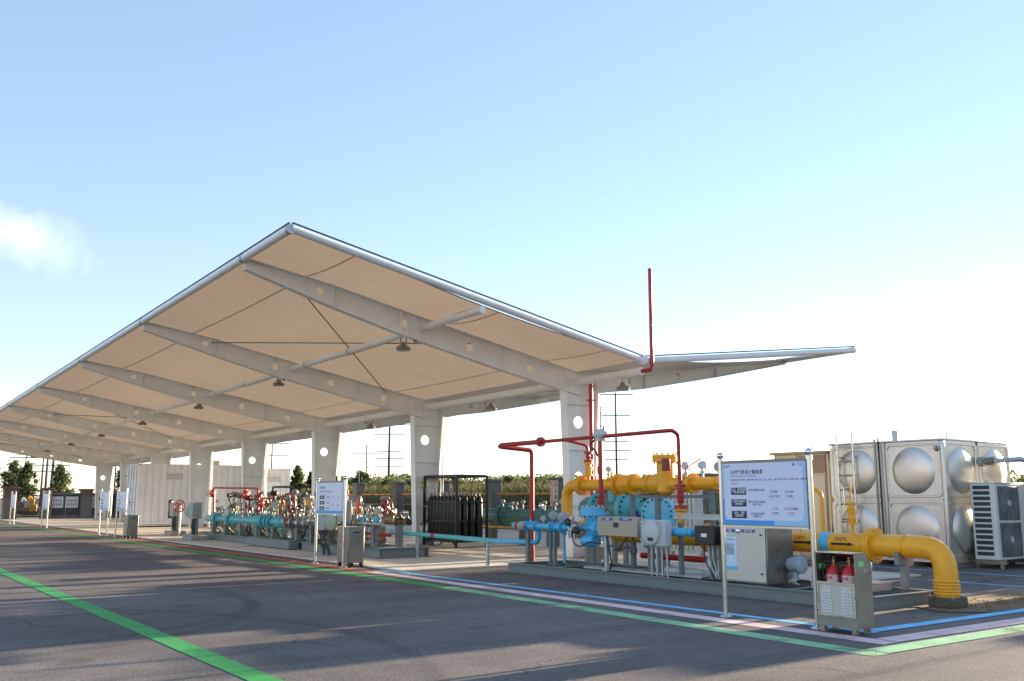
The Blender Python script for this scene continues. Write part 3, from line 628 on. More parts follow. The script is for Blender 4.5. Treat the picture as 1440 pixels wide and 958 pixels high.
# stainless cabinet
cx0, cx1, cy0, cy1, cz0, cz1 = -11.24, -10.3, 12.46, 13.12, .215, 1.13
cb = MB().box((cx0, cy0, cz0), (cx1, cy1, cz1)).build('steel_cabinet', steel2, t, bevel=.01)
dr = MB().box((cx0 + .02, cy0 - .022, cz0 + .03), (cx1 - .02, cy0 - .0015, cz1 - .02)).build('cabinet_door', M('brushed cabinet door', (.56, .535, .49), .45, .7, var=.05), cb, bevel=.006)
MB().box((cx0 + .03, cy0 - .026, .42), (cx0 + .33, cy0 - .0225, .96)).build('notice', M('notice pale blue', (.55, .72, .84), .4), cb, smooth=False)
MB().box((cx0 + .03, cy0 - .0275, .42), (cx0 + .33, cy0 - .0262, .47)).build('notice_border', M('notice blue', (.10, .5, .8), .4), cb, smooth=False)
text('天然气计量操作规程', .024, (cx0 + .18, cy0 - .0268, .9), X3, Z3, sign_t, cb)
text('\n'.join(['一检查阀门管路', '二确认压力正常', '三缓慢开启进口', '四观察流量数据', '五记录运行参数', '六停机关闭阀门', '七现场清洁整理']), .026, (cx0 + .09, cy0 - .0268, .82), X3, Z3, sign_t, cb, center=False)
for xa, xb, s in ((cx0 + .06, cx0 + .3, '计量箱'), (cx0 + .44, cx0 + .72, '氢气计量')):
    d = .03 if xa < cx0 + .2 else -.03
    MB().poly([(xa - d * .5, cy0 - .0255, 1.03), (xb + d * .5, cy0 - .0255, 1.03), (xb - d * .5, cy0 - .0255, 1.08), (xa + d * .5, cy0 - .0255, 1.08)], .003, (0, 1, 0)).build('label_plate', MATS['label blue'], cb, smooth=False)
    text(s, .04, ((xa + xb) / 2, cy0 - .0266, 1.04), X3, Z3, whitep, cb)
MB().lathe((cx0 + .37, cy0 - .022, 1.05), (0, -1, 0), [(0, .035), (.02, .035), (.025, .02)], 14).build('latch', chrome, cb)
for z in (.38, 1.0): MB().lathe((cx1 - .1, cy0 - .022, z), (0, -1, 0), [(0, .015), (.02, .015)], 8).build('latch', black, cb)
mo = MB().lathe((cx1, 13.0, .52), X3, [(0, .1), (.05, .12), (.2, .12), (.22, .14), (.26, .14), (.28, .1)], 18).lathe((cx1 + .12, 13.0, .4), (0, 0, -1), [(-.05, .05), (.12, .05), (.14, .03)], 10).build('motor_head', M('motor blue grey', (.32, .40, .48), .4), cb)
for k in range(3): cable(mo, [(cx1 + .1 + k * .04, 12.96, .3), (cx1 + .05 + k * .05, 12.9, .24), (cx1 - .0 + k * .1, 12.98, .21)], .012, lgrey)
for y, z in ((12.6, .3), (12.75, .3), (12.55, .6), (12.7, .75), (12.9, 1.05)): MB().lathe((cx1, y, z), X3, [(0, .012), (.008, .01)], 8).build('rivet', dark, cb)
# yellow lower main
YY, YZ = 13.62, .86
pipe(t, [(-15.2, YY, YZ), (-8.9, YY, YZ)], .17, yellow, n=20)
MB().lathe((-15.2, YY, YZ), (-1, 0, 0), [(0, .17), (.06, .16), (.11, .1), (.13, .02)], 18).build('end_cap', yellow, t)
for x in (-14.2, -12.6): flange(t, (x, YY, YZ), X3, .27, yellow, .05, 10)
MB().cyl((-10.05, YY, YZ), (-9.88, YY, YZ), .175, n=20).build('colour_band', lblue, t)
def arrow(x):
    b = MB().box((x, YY - .176, YZ - .018), (x + .34, YY - .172, YZ + .018)); return b.poly([(x + .32, YY - .1765, YZ - .035), (x + .42, YY - .1765, YZ), (x + .32, YY - .1765, YZ + .035)], .004, (0, 1, 0)).build('flow_arrow', black, t, smooth=False)
arrow(-10.55); arrow(-9.8)
for x in (-10.42, -9.62): text('天然气', .075, (x, YY - .176, YZ + .05), X3, Vector((0, .25, .97)), M('dark orange lettering', (.25, .10, .01), .5), t)
flange(t, (-9.12, YY, YZ), X3, .27, yellow, .045, 12)
for x in (-9.5,):
    o = MB().cyl((x, YY, YZ + .15), (x, YY, YZ + .32), .03, n=10).lathe((x, YY, YZ + .3), Z3, [(0, .08), (.03, .08), (.03, .05), (.08, .065), (.14, .065), (.19, .05), (.19, .08), (.22, .08), (.22, .05), (.27, .065), (.33, .05), (.33, .08), (.36, .08)], 14).build('relief_valve', yellow, t); pipe(t, [(x, YY, YZ + .66), (x, YY, YZ + .95)], .014, yellow, name='sense_line')
    pipe(t, [(x, YY, YZ + .9), (x - .12, YY, YZ + .9), (x - .12, YY, YZ + .6)], .01, chrome, name='sense_line')
pipe(t, [(-10.27, 13.9, .2), (-10.27, 13.9, 1.68), (-10.45, 13.85, 1.8)], .035, yellow, name='vent_pipe')
# yellow upper run with filter
UZ = 1.87
pipe(t, [(-15.9, 13.62, .95), (-16.86, 13.62, .95), (-16.86, 13.62, UZ), (-15.3, 13.62, UZ), (-12.35, 13.62, UZ)], .125, yellow, .3, n=18)
for x in (-16.3,): flange(t, (x, 13.62, UZ), X3, .22, yellow, .06, 10)
flange(t, (-16.2, 13.62, .95), X3, .2, yellow, .05, 10)
gate_valve(t, (-15.35, 13.62, UZ), X3, (0, 0, 1), .10, yellow, None)
MB().lathe((-15.15, 13.62, UZ), X3, [(0, .23), (.08, .23), (.08, .17), (.2, .20), (.38, .20), (.45, .17), (.45, .22), (.52, .22), (.52, .14), (.7, .125)], 20).build('meter_body', yellow, t)
flange(t, (-14.15, 13.62, UZ), X3, .19, yellow, .05, 10)
MB().lathe((-14.12, 13.62, UZ), X3, [(0, .17), (.14, .21), (.3, .15)], 18).build('reducer', yellow, t)
MB().lathe((-13.72, 13.62, 1.64), Z3, [(0, .04), (.03, .13), (.08, .18), (.66, .18), (.67, .26), (.73, .26), (.735, .25), (.745, .26), (.80, .26), (.81, .1)], 24).build('filter_vessel', yellow, t)
b = MB()
for k in range(12): a = 2 * math.pi * k / 12; b.cyl((-13.72 + .225 * math.cos(a), 13.62 + .225 * math.sin(a), 2.27), (-13.72 + .225 * math.cos(a), 13.62 + .225 * math.sin(a), 2.48), .018, n=6)
b.build('bolt_circle', yellow, t, kind='stuff')
MB().lathe((-13.2, 13.62, UZ), X3, [(0, .17), (.06, .17), (.06, .14), (.2, .15), (.2, .2), (.26, .2)], 18).build('reducer', yellow, t)
pipe(t, [(-12.7, 13.62, UZ + .02), (-10.9, 13.62, UZ + .0)], .085, yellow)
MB().cyl((-12.74, 13.62, UZ + .0), (-12.62, 13.62, UZ + .0), .10).build('colour_band', M('deep blue band', (.05, .17, .45), .4), t)
transmitter(t, (-13.1, 13.55, UZ + .1), (.5, -.85, 0), .08, lgrey); transmitter(t, (-12.62, 13.5, UZ + .12), (.8, -.6, 0), .075, lgrey)
pipe(t, [(-13.05, 13.5, UZ + .3), (-12.6, 13.45, UZ + .46)], .012, red, name='sense_line')
gauge(t, (-12.2, 13.5, UZ + .08), (.7, -.7, 0), .1, .12); gauge(t, (-15.55, 13.5, UZ + .12), (.7, -.7, 0), .07, .1); transmitter(t, (-15.3, 13.5, UZ + .15), (.7, -.7, 0), .06)
gauge(t, (-16.95, 13.3, 1.0), (.7, -.7, 0), .1, .1); gauge(t, (-16.5, 13.2, 1.0), (.7, -.7, 0), .11, .06); actuator(t, (-16.7, 13.3, 1.0), Z3, .1, M('brown pot', (.12, .07, .05), .5))
MB().box((-13.5, 13.3, 2.12), (-13.36, 13.4, 2.36)).build('control_head', M('red brown head', (.2, .03, .02), .5), t, bevel=.01)
for x, z1 in ((-14.75, 1.75), (-14.0, 1.7), (-12.55, 1.8), (-16.0, .9), (-11.0, .7), (-15.6, 1.75)): post(t, x, 13.66, .205, z1, .09)
MB().bar((-14.75, 13.66, 1.62), (-12.5, 13.66, 1.62), .08, .06).build('cross_rail', skidg, t, smooth=False)
# red vent manifold above the skid
v = thing('vent_manifold', 'thin red vent manifold bridging above the blue and yellow skid', 'vent pipe', (-18.6, 13.9, 0))
HY, HZ_ = 12.95, 2.84
pipe(v, [(-18.62, 13.95, .03), (-18.62, 13.95, 2.74), (-18.62, HY + .04, 2.80), (-18.5, HY, 2.83), (-17.0, HY, 2.835)], .056, red, .1)
pipe(v, [(-17.0, HY, 2.835), (-12.95, HY, 2.86), (-12.87, HY + .02, 2.86), (-12.87, 13.14, 2.80), (-12.87, 13.15, 1.9), (-12.87, 13.15, 1.42)], .04, red, .1)
pipe(v, [(-16.1, HY, 2.84), (-16.1, 13.6, 2.74), (-16.1, 13.62, 2.3), (-16.1, 13.62, 2.0)], .034, red, .1)
pipe(v, [(-14.92, HY, 2.83), (-14.92, HY, 1.2)], .048, red)
MB().cyl((-18.62, 13.95, .03), (-18.62, 13.95, .07), .12).build('base_flange', red, v)
flange(v, (-16.95, HY, 2.835), X3, .11, red, .04)
for z in (2.58, 2.4): flange(v, (-16.1, 13.62, z), Z3, .1, red, .025)
gate_valve(v, (-16.1, 13.62, 2.5), Z3, (.7, -.7, 0), .05, red, None)
gate_valve(v, (-14.92, HY, 1.52), Z3, (.7, -.7, 0), .075, red, None); flange(v, (-14.92, HY, 1.72), Z3, .11, red, .03); flange(v, (-14.92, HY, 1.34), Z3, .13, red, .04)
gate_valve(v, (-12.87, 13.15, 1.62), Z3, (.7, -.7, 0), .075, red, None); flange(v, (-12.87, 13.15, 1.82), Z3, .1, red, .03); flange(v, (-12.87, 13.15, 1.42), Z3, .13, red, .04)
MB().lathe((-12.87, 13.15, 1.08), Z3, [(0, .08), (.25, .08), (.28, .13), (.33, .13)], 14).build('socket', yellow, t)
MB().lathe((-14.92, HY, 1.06), Z3, [(0, .1), (.18, .1), (.2, .16), (.26, .16)], 16).build('socket', lblue, t)
MB().lathe((-16.1, 13.62, 1.95), Z3, [(0, .04), (.12, .04), (.12, .09), (.16, .09), (.17, .07), (.3, .085), (.38, .06), (.38, .1), (.42, .1)], 14).build('yellow_valve', yellow, v)
MB().cyl((-16.1, 13.62, 1.9), (-16.1, 13.62, 1.97), .035).build('socket', yellow, t)
ah = MB().lathe((-15.05, HY, 2.9), X3, [(0, .08), (.04, .11), (.2, .11), (.24, .08), (.3, .05)], 16).box((-14.99, HY - .08, 2.76), (-14.86, HY + .08, 2.86)).build('gas_detector', lgrey, v)
cable(v, [(-15.0, HY - .06, 2.8), (-15.15, HY - .1, 2.68), (-14.98, HY - .08, 2.55), (-14.93, HY - .07, 2.45)], .02)
MB().cyl((-14.8, HY, 2.98), (-14.8, HY, 3.05), .022).build('beacon', red, ah)
pipe(t, [(-15.4, 13.3, 2.1), (-15.3, 13.2, 2.28), (-15.0, 13.05, 2.0), (-14.98, 13.05, 1.6)], .014, dark, .15, 'impulse_line')
pipe(t, [(-14.75, 13.9, .42), (-13.0, 13.9, .42)], .06, red, name='red_pipe')

# yellow outlet bend beyond the skid
t = thing('gas_outlet_pipe', 'thick yellow outlet pipe bending down into a concrete foot at the far right', 'pipe', (-7.95, YY, 0))
pipe(t, [(-9.05, YY, YZ), (-7.95, YY, YZ), (-7.95, YY, .16)], .17, yellow, .5, n=24)
MB().torus((-8.55, YY, YZ), X3, .172, .012, 24, 6).build('weld_ring', yellow, t)
for k in range(5): MB().torus((-7.95, YY, .2 + k * .045), Z3, .172, .016, 26, 6).build('sleeve_ring', yellow, t)
MB().box((-8.15, YY - .2, .008), (-7.75, YY + .2, .16)).build('concrete_foot', M('stained dark concrete', (.10, .085, .065), .9, var=.3, vscale=9, bump=.5, bscale=30), t, bevel=.02)
for a in ((-8.12, YY - .17), (-7.78, YY - .17), (-7.78, YY + .17)): MB().cyl((*a, .155), (*a, .19), .018, n=6).build('anchor_bolt', galv, t)
t2 = thing('aluminium_tray_box', 'low flat bare metal box lying on the skid end beside the yellow pipe', 'box', (-9.1, 12.9, .21))
MB().box((-9.55, 12.55, .21), (-8.62, 13.25, .33)).build('body', galv, t2, bevel=.01); MB().box((-9.57, 12.53, .331), (-8.6, 13.27, .345)).build('lid', steel, t2, smooth=False)
pp = thing('pipe_prop', 'grey square steel prop under the yellow outlet pipe', 'pipe support', (-8.62, YY, .2))
MB().box((-8.67, YY - .05, .205), (-8.57, YY + .05, .60)).build('prop_post', skidg, pp, smooth=False)
MB().plate([(-.2, -.1), (.2, -.1), (.2, .1)] + [(.19 * math.cos(math.pi * k / 8), .1 - .0 - .18 * math.sin(math.pi * k / 8) * .5) for k in range(1, 8)] + [(-.2, .1)], [], (-8.62, YY, .68), Y3, Z3, .08).build('saddle', skidg, pp, smooth=False)

# ================================================================== teal filters behind the skid
def vessel(name, label, loc, parts):
    t = thing(name, label, 'pressure vessel', loc); parts(t); return t
def teal_parts(t):
    y = 15.6; z = 1.33
    for x0 in (-18.0, -17.0):
        MB().lathe((x0, y, z), X3, [(-.75, .05), (-.6, .22), (-.4, .30), (.0, .30)], 26).build('shell', teal, t)
        flange(t, (x0 + .05, y, z), X3, .44, cyan, .06, 18)
        MB().lathe((x0 + .115, y, z), X3, [(0, .33), (.03, .31), (.045, .18), (.05, .03)], 24).build('end_dome', cyan, t)
        for dx in (-.5, -.1): post(t, x0 + dx, y, .036, 1.1, .1)
        MB().path([(x0 + .05, y, z + .44), (x0 + .05, y, z + .56), (x0 + .13, y, z + .56), (x0 + .13, y, z + .44)], .015, .04, 8).build('lifting_eye', cyan, t)
    MB().lathe((-17.45, y - .1, 1.5), Z3, [(0, .2), (.2, .2), (.22, .14), (.38, .14), (.4, .22), (.5, .22)], 18).build('nozzle', cyan, t)
    gate_valve(t, (-16.5, y - .25, 1.15), (.7, .7, 0), Z3, .09, M('navy valve', (.02, .03, .22), .4), None)
vessel('filter_vessel', 'pair of joined teal filter vessels with bolted round covers behind the skid', (-17, 15.6, .036), teal_parts)
def blue_parts(t):
    y = 15.5; x = -15.9; z = 1.24
    flange(t, (x, y, z), (.45, -.89, 0), .40, lblue, .07, 18, pair=False); d = Vector((.45, -.89, 0)).normalized(); p = Vector((x, y, z))
    MB().lathe(p - d * .04, -d, [(0, .30), (.6, .30), (.75, .2), (.8, .05)], 26).build('shell', lblue, t)
    MB().path([p + Vector((0, 0, .39)), p + Vector((0, 0, .5)), p + Vector((.06, 0, .5)), p + Vector((.06, 0, .39))], .014, .03, 8).build('lifting_eye', lblue, t)
    MB().lathe(p + d * .03, d, [(0, .05), (.05, .05), (.06, .02)], 12).build('boss', galv, t)
    MB().lathe((x - .35, y - .15, 1.02), X3, [(0, .13), (.9, .13)], 16).build('branch_pipe', lblue, t)
    for k in (.2, .6): q = p - d * k; post(t, q.x, q.y, .036, z - .27, .1)
vessel('blind_flange_vessel', 'light blue vessel with a large round bolted cover behind the grey ribbed box', (-15.9, 15.5, .036), blue_parts)
# finned heat exchanger
t = thing('finned_vaporiser', 'pale vertical finned vaporiser behind the red valve and yellow pipe', 'heat exchanger', (-15.2, 18.0, .036))
p0 = AY(944, 730, 18.0); p1 = AY(984, 690, 18.0)
n = 7
for k in range(n):
    x = p0.x + (p1.x - p0.x) * (k + .5) / n; MB().box((x - .05, 17.85, .3), (x + .03, 18.15, 1.95)).build('fin', lgrey, t, smooth=False)
MB().bar((p0.x - .05, 18.0, 2.0), (p1.x + .05, 18.0, 2.0), .12, .06).build('top_rail', galv, t, smooth=False); MB().bar((p0.x - .05, 18.0, .27), (p1.x + .05, 18.0, .27), .12, .06).build('bottom_rail', galv, t, smooth=False)
for x in (p0.x, p1.x): MB().box((x - .04, 17.93, .036), (x + .04, 18.07, .24)).build('leg', galv, t, smooth=False)

# back teal header on the pad
t = thing('teal_header_pipe', 'thick dark teal header pipe with a bolted flange behind the red riser', 'pipe', (-26, 19.2, .036))
pipe(t, [(-30.2, 19.2, 1.0), (-20.6, 19.2, 1.0)], .235, teal, n=22); flange(t, (-27.2, 19.2, 1.0), X3, .43, teal, .1, 14)
MB().lathe((-27.6, 19.2, 1.0), X3, [(0, .235), (.2, .34), (.6, .34), (.8, .235)], 20).build('valve_body', teal, t)
flange(t, (-22.6, 19.2, 1.1), X3, .5, teal, .1, 16)
for x in (-29.3, -28, -26, -24.5, -23, -21.2): post(t, x, 19.2, .036, .78, .3, stone, False)
MB().bar((-30, 18.75, .62), (-20.7, 18.75, .62), .1, .06).build('yellow_rail', yellow, t, smooth=False)
random.seed(11)
dimg0 = M('dim instrument grey', (.20, .20, .19), .45, .3, var=.2, vscale=8)
for k in range(16):
    x = -27.0 + k * .4 + random.uniform(-.1, .1); s = random.random()
    if s < .55: transmitter(t, (x, 19.0, 1.24 - .12 * random.random()), (.7, -.7, 0), .075, random.choice([dimg0, valvem]))
    elif s < .65: gauge(t, (x, 19.0, 1.24), (.2, -.9, 0), .08, .15)
    else: gate_valve(t, (x, 19.1, 1.35), Z3, (.5, -.8, 0), .06, random.choice([valvem, teal]), None)

# cardboard box at the column foot
t = thing('cardboard_box', 'brown cardboard box with white paper on top at the right column foot', 'box', (-19.25, 16.55, .036))
MB().box((-19.45, 16.3, .036), (-19.0, 16.75, .38)).build('body', card, t, bevel=.01); MB().box((-19.42, 16.33, .381), (-19.1, 16.7, .46)).build('white_packet', whitep, t, bevel=.02)
MB().bar((-19.45, 16.31, .381), (-19.2, 16.2, .40), .1, .008).build('flap', card, t, smooth=False)

# cyan transfer pipe between the skids
t = thing('cyan_transfer_pipe', 'long cyan pipe with a red band running between the two skids', 'pipe', (-20.5, 12.75, .036))
pipe(t, [(-22.9, 12.75, .66), (-18.42, 12.75, .61)], .055, cyan)
MB().cyl((-21.3, 12.75, .645), (-21.12, 12.75, .645), .059).build('colour_band', red, t)
for x in (-22.05, -18.75): MB().box((x - .03, 12.72, .036), (x + .03, 12.78, .58)).build('support_post', galv, t, smooth=False)

# ================================================================== middle skid with bare steel valves
random.seed(21)
dimg = M('dim instrument grey', (.20, .20, .19), .45, .3, var=.2, vscale=8)
def dimgauge(par, p, R, stem): return gauge(par, p, (.7, -.7, 0), R, stem, valvem)
t = thing('valve_skid', 'grey skid crowded with bare steel valves and red handwheels before the second column', 'pipe skid', (-25, 12.4, .036))
VX0, VX1, VY0, VY1 = -27.3, -22.35, 11.75, 13.35
z0 = .036
for y in (VY0 + .07, VY1 - .07): ibeam(t, (VX0, y, z0), (VX1, y, z0), .24, .12, skidg)
for k in range(5): x = VX0 + .07 + k * (VX1 - VX0 - .14) / 4; ibeam(t, (x, VY0 + .14, z0), (x, VY1 - .14, z0), .23, .1, skidg, 'cross_member')
MB().box((VX1 - .9, VY0 + .05, .28), (VX1, VY1 - .05, .295)).build('deck_plate', skidg, t, smooth=False)
for x, y in ((-26.9, 11.95), (-25.6, 11.95), (-24.3, 11.95), (-22.9, 11.95), (-24.3, 12.9), (-22.75, 12.6), (-26.4, 12.9)): post(t, x, y, .277, .80 if x < -24 else .86, .15, skidg)
pipe(t, [(-27.2, 11.95, .9), (-22.5, 11.95, .9)], .07, valvem); pipe(t, [(-27.2, 12.8, .95), (-22.6, 12.8, .95)], .085, brass); pipe(t, [(-27.3, 12.3, .62), (-22.7, 12.3, .62)], .05, red)
pipe(t, [(-26.9, 12.05, .42), (-23.2, 12.05, .42)], .06, valvem); pipe(t, [(-26.9, 12.5, .45), (-23.4, 12.5, .45)], .07, brass)
for k in range(44):
    x = -27.05 + k * .104; y = random.choice((11.95, 12.3, 12.8)); z = .9 if y < 12 else (.95 if y > 12.5 else 1.05); s = random.random(); mt = random.choice((valvem, dimg, brass, chrome, valvem, black))
    if s < .33: gate_valve(t, (x, y, z), X3, (0, random.uniform(-.3, .3), 1), random.uniform(.045, .08), mt, random.choice((None, None, red, valvem, dimg)))
    elif s < .48: ball_valve(t, (x, y, z), X3, .08, mt, random.choice((red, lblue, dark, dark)))
    elif s < .75: transmitter(t, (x, y, z + .06), (random.uniform(-.5, .9), -.7, 0), random.uniform(.045, .075), random.choice((dimg, valvem, chrome, lgrey)))
    else: flange(t, (x, y, z), X3, .14, mt, .035)
    if k % 4 == 0: dimgauge(t, (x + .1, y - .05, z + .08), .06, random.uniform(.1, .45))
for k in range(22):
    x = -27.1 + k * .205; zz = random.uniform(1.1, 1.5); pipe(t, [(x, 11.9, .45), (x + random.uniform(-.1, .1), 11.85, .7), (x + .1, 11.9, .95), (x + random.uniform(-.2, .3), 12.1, zz), (x + .3, 12.4, zz + .1)], .011, random.choice((chrome, dimg, dark)), .1, 'impulse_line', 6)
for x, mt in ((-26.4, dimg), (-25.2, brass), (-24.0, valvem), (-23.2, brass)): actuator(t, (x, 12.6, 1.05), Z3, .15, mt, None)
MB().lathe((-25.1, 12.3, 1.52), (1, -.2, 0), [(0, .1), (.05, .16), (.65, .16), (.7, .1)], 18).build('level_drum', dimg, t)
for x in (-24.95, -24.6): MB().cyl((x, 12.25, .95), (x, 12.25, 1.4), .03).build('drum_leg', galv, t)
handwheel(t, (-22.75, 12.2, 1.36), (.2, -.98, 0), .23, M('dull red wheel', (.26, .02, .015), .4), .024); MB().cyl((-22.9, 12.5, 1.2), (-22.75, 12.2, 1.36), .04).build('wheel_shaft', valvem, t)
gate_valve(t, (-24.9, 12.0, 1.08), X3, Z3, .08, red, red); MB().lathe((-24.35, 11.95, 1.0), Z3, [(0, .04), (.35, .04), (.37, .07), (.45, .07)], 12).build('relief_valve', red, t); MB().box((-23.95, 11.9, 1.15), (-23.87, 11.98, 1.55)).build('tag_board', redp, t, smooth=False)
ball_valve(t, (-23.6, 12.0, 1.0), X3, .09, lblue, lblue); MB().lathe((-22.9, 12.0, .9), Z3, [(0, .09), (.16, .11), (.22, .06)], 14).build('pump_head', lblue, t)
MB().lathe((-23.3, 12.4, 1.58), (.7, -.7, 0), [(0, .05), (.03, .08), (.05, .08)], 18).build('round_plate', dimg, t)
pipe(t, [(-23.4, 12.75, .66), (-22.95, 12.75, .66)], .07, lblue)
cbx = MB().box((-23.95, 11.35, .95), (-23.5, 11.55, 1.52)).build('control_cabinet', boxg, t, bevel=.012); MB().box((-23.92, 11.335, .98), (-23.53, 11.3485, 1.49)).build('cabinet_door', boxg, cbx, bevel=.006)
for x in (-23.88, -23.57): MB().box((x - .03, 11.42, .037), (x + .03, 11.48, .95)).build('support_post', skidg, t, smooth=False)
for z_, dx in ((1.65, 0), (1.8, .03), (1.95, -.02)): MB().lathe((-23.75 + dx, 11.5, z_ - .12), Z3, [(0, .05), (.1, .06), (.14, .03)], 10).build('beacon', M('pink beacon', (.55, .33, .3), .4), t)
MB().cyl((-23.75, 11.5, 1.52), (-23.75, 11.5, 2.1), .012).build('beacon_rod', galv, t)
def barrel_box(par, x, y, zb, s=1.0, mt=None):
    mt = mt or M('pale olive box', (.36, .40, .30), .5)
    o = MB().box((x - .22 * s, y - .14 * s, zb), (x + .22 * s, y + .14 * s, zb + .42 * s)).build('terminal_box', boxg, par, bevel=.015)
    MB().lathe((x + .36 * s, y + .05, zb + .22 * s), (.5, -.85, 0), [(0, .2 * s), (.05, .22 * s), (.12, .22 * s), (.15, .18 * s)], 20).build('round_cover', mt, o); return o
barrel_box(t, -24.6, 11.3, .72, 1.0)
for x in (-24.75, -24.45): MB().box((x - .03, 11.3, .04), (x + .03, 11.36, .72)).build('support_post', skidg, t, smooth=False)
for k in range(5): cable(t, [(-24.75 + k * .09, 11.28, .72), (-24.8 + k * .1, 11.25, .4), (-24.7 + k * .12, 11.35, .06)], .016)

# ================================================================== left skid with the cyan header
t = thing('compressor_skid', 'long grey skid with a thick cyan header and red valves at left', 'pipe skid', (-33, 12.6, .036))
LX0, LX1, LY0, LY1 = -38.9, -27.5, 11.95, 14.3
for y in (LY0 + .08, LY1 - .08): ibeam(t, (LX0, y, z0), (LX1, y, z0), .22, .14, skidg)
for k in range(7): x = LX0 + .08 + k * (LX1 - LX0 - .16) / 6; ibeam(t, (x, LY0 + .16, z0), (x, LY1 - .16, z0), .21, .1, skidg, 'cross_member')
MB().box((-31.4, LY0 - .35, .06), (-27.8, LY0 - .02, .30)).build('cable_trunking', skidg, t, smooth=False)
ibeam(t, (LX0 + .5, 13.2, .27), (LX1 - .2, 13.2, .27), .12, .1, M('cream rail', (.4, .38, .28), .5), 'rail')
HYc, HZc = 12.35, .80
pipe(t, [(-37.6, HYc, HZc), (-30.6, HYc, HZc)], .128, cyan, n=20)
MB().lathe((-37.6, HYc, HZc), (-1, 0, 0), [(0, .128), (.1, .128), (.3, .08), (.45, .07)], 18).build('reducer', cyan, t)
MB().lathe((-30.6, HYc, HZc), X3, [(0, .128), (.15, .2), (.45, .2), (.47, .17), (.75, .13)], 20).build('valve_body', cyan, t)
MB().lathe((-34.9, HYc, HZc), X3, [(0, .128), (.12, .165), (.35, .165), (.5, .128)], 20).build('reducer', cyan, t); MB().lathe((-32.8, HYc, HZc), X3, [(0, .128), (.15, .185), (.7, .185), (.85, .128)], 20).build('reducer', cyan, t)
for x in (-36.6, -35.1, -31.8, -31.4, -31.1): flange(t, (x, HYc, HZc), X3, .215, cyan, .05, 12)
pipe(t, [(-32.0, 13.0, .52), (-26.6, 13.1, .52)], .09, cyan)
pipe(t, [(-29.9, HYc, HZc), (-27.7, HYc, HZc)], .13, valvem, n=16)
for x in (-29.7, -29.2, -28.6, -28.1): flange(t, (x, HYc, HZc), X3, .22, valvem, .05, 10)
gate_valve(t, (-28.9, HYc, HZc), X3, Z3, .12, dimg, dimg)
handwheel(t, (-29.55, HYc - .1, 1.32), (.15, -1, .05), .42, M('dull red wheel', (.26, .02, .015), .4), .03); MB().cyl((-29.55, HYc + .1, 1.0), (-29.55, HYc - .08, 1.32), .06).build('wheel_shaft', brass, t)
for k, x in enumerate((-37.0, -35.6, -34.0, -32.4, -30.9, -28.9, -28.0)): post(t, x, HYc, .256, .64, .16, skidg); post(t, x + .4, 13.6, .256, .9, .12, skidg)
for x, s in ((-35.6, .17), (-33.9, .25), (-32.6, .18), (-37.2, .2), (-31.3, .16), (-30.2, .2)):
    actuator(t, (x, 13.2, 1.0), Z3, s, brass, None); MB().lathe((x - s * 1.1, 13.1, 1.0 + s), X3, [(0, s * .4), (s * .4, s * .6), (s * 1.6, s * .6), (s * 2, s * .4)], 14).build('side_motor', random.choice((brass, dimg)), t)
for k in range(48):
    x = -37.4 + k * .2; s = random.random(); mt = random.choice((valvem, brass, dimg, black, chrome))
    if s < .35: transmitter(t, (x, 12.6, .98), (random.uniform(-.5, .9), -.7, 0), random.uniform(.05, .085), mt)
    elif s < .5: dimgauge(t, (x, 12.5, .96), .07, random.uniform(.1, .45))
    else: gate_valve(t, (x, 12.85, .95), X3, (random.uniform(-.2, .2), 0, 1), random.uniform(.055, .08), mt, random.choice((None, dark, red, dimg)))
    if k % 2 == 0: pipe(t, [(x, 12.9, .4), (x + .1, 12.75, .6), (x + .1, 12.7, 1.0), (x + .3, 12.7, random.uniform(1.15, 1.5))], .014, random.choice((chrome, dimg)), .1, 'impulse_line', 6); pipe(t, [(x, 12.35, .94), (x, 12.35, 1.06)], .022, cyan, name='stub')
    if k % 3 == 0: pipe(t, [(x, 13.3, 1.0), (x, 13.3, 1.35), (x + .5, 13.3, 1.4), (x + .5, 13.3, 1.0)], .02, random.choice((valvem, dimg, dark)), .12, 'bypass_line', 8)
for k in range(15):
    x = -37.5 + k * .66; pipe(t, [(x, 12.6, .3), (x, 12.4, .5), (x + .3, 12.3, .55), (x + .35, 12.3, .7)], .03, random.choice((valvem, dark, brass)), .1, 'drain_line', 8); MB().lathe((x + .2, 12.9, .26), Z3, [(0, .16), (.25, .16), (.31, .08)], 12).build('drain_pot', random.choice((valvem, dark, skidg)), t)
for k in range(16):
    x = -37.2 + k * .6 + random.uniform(-.15, .15); mt = random.choice((brass, dimg, black, dimg))
    MB().cyl((x, 13.0, .9), (x, 13.0, 1.35 + .2 * random.random()), .03).build('riser', mt, t); transmitter(t, (x, 12.95, 1.3 + .2 * random.random()), (random.uniform(-.8, .9), -.6, 0), random.uniform(.07, .11), mt)
    if k % 2: pipe(t, [(x, 13.0, 1.4), (x + .3, 12.8, 1.55), (x + .6, 12.8, 1.2), (x + .7, 12.6, .95)], .014, random.choice((dimg, dark)), .2, 'flexible_hose', 6)
MB().lathe((-31.7, 12.9, 1.3), Z3, [(0, .05), (.2, .08), (.3, .05)], 12).build('beacon', yellow, t); MB().lathe((-28.3, 12.4, 1.35), Z3, [(0, .09), (.1, .09), (.25, .02)], 12).build('beacon', yellow, t)
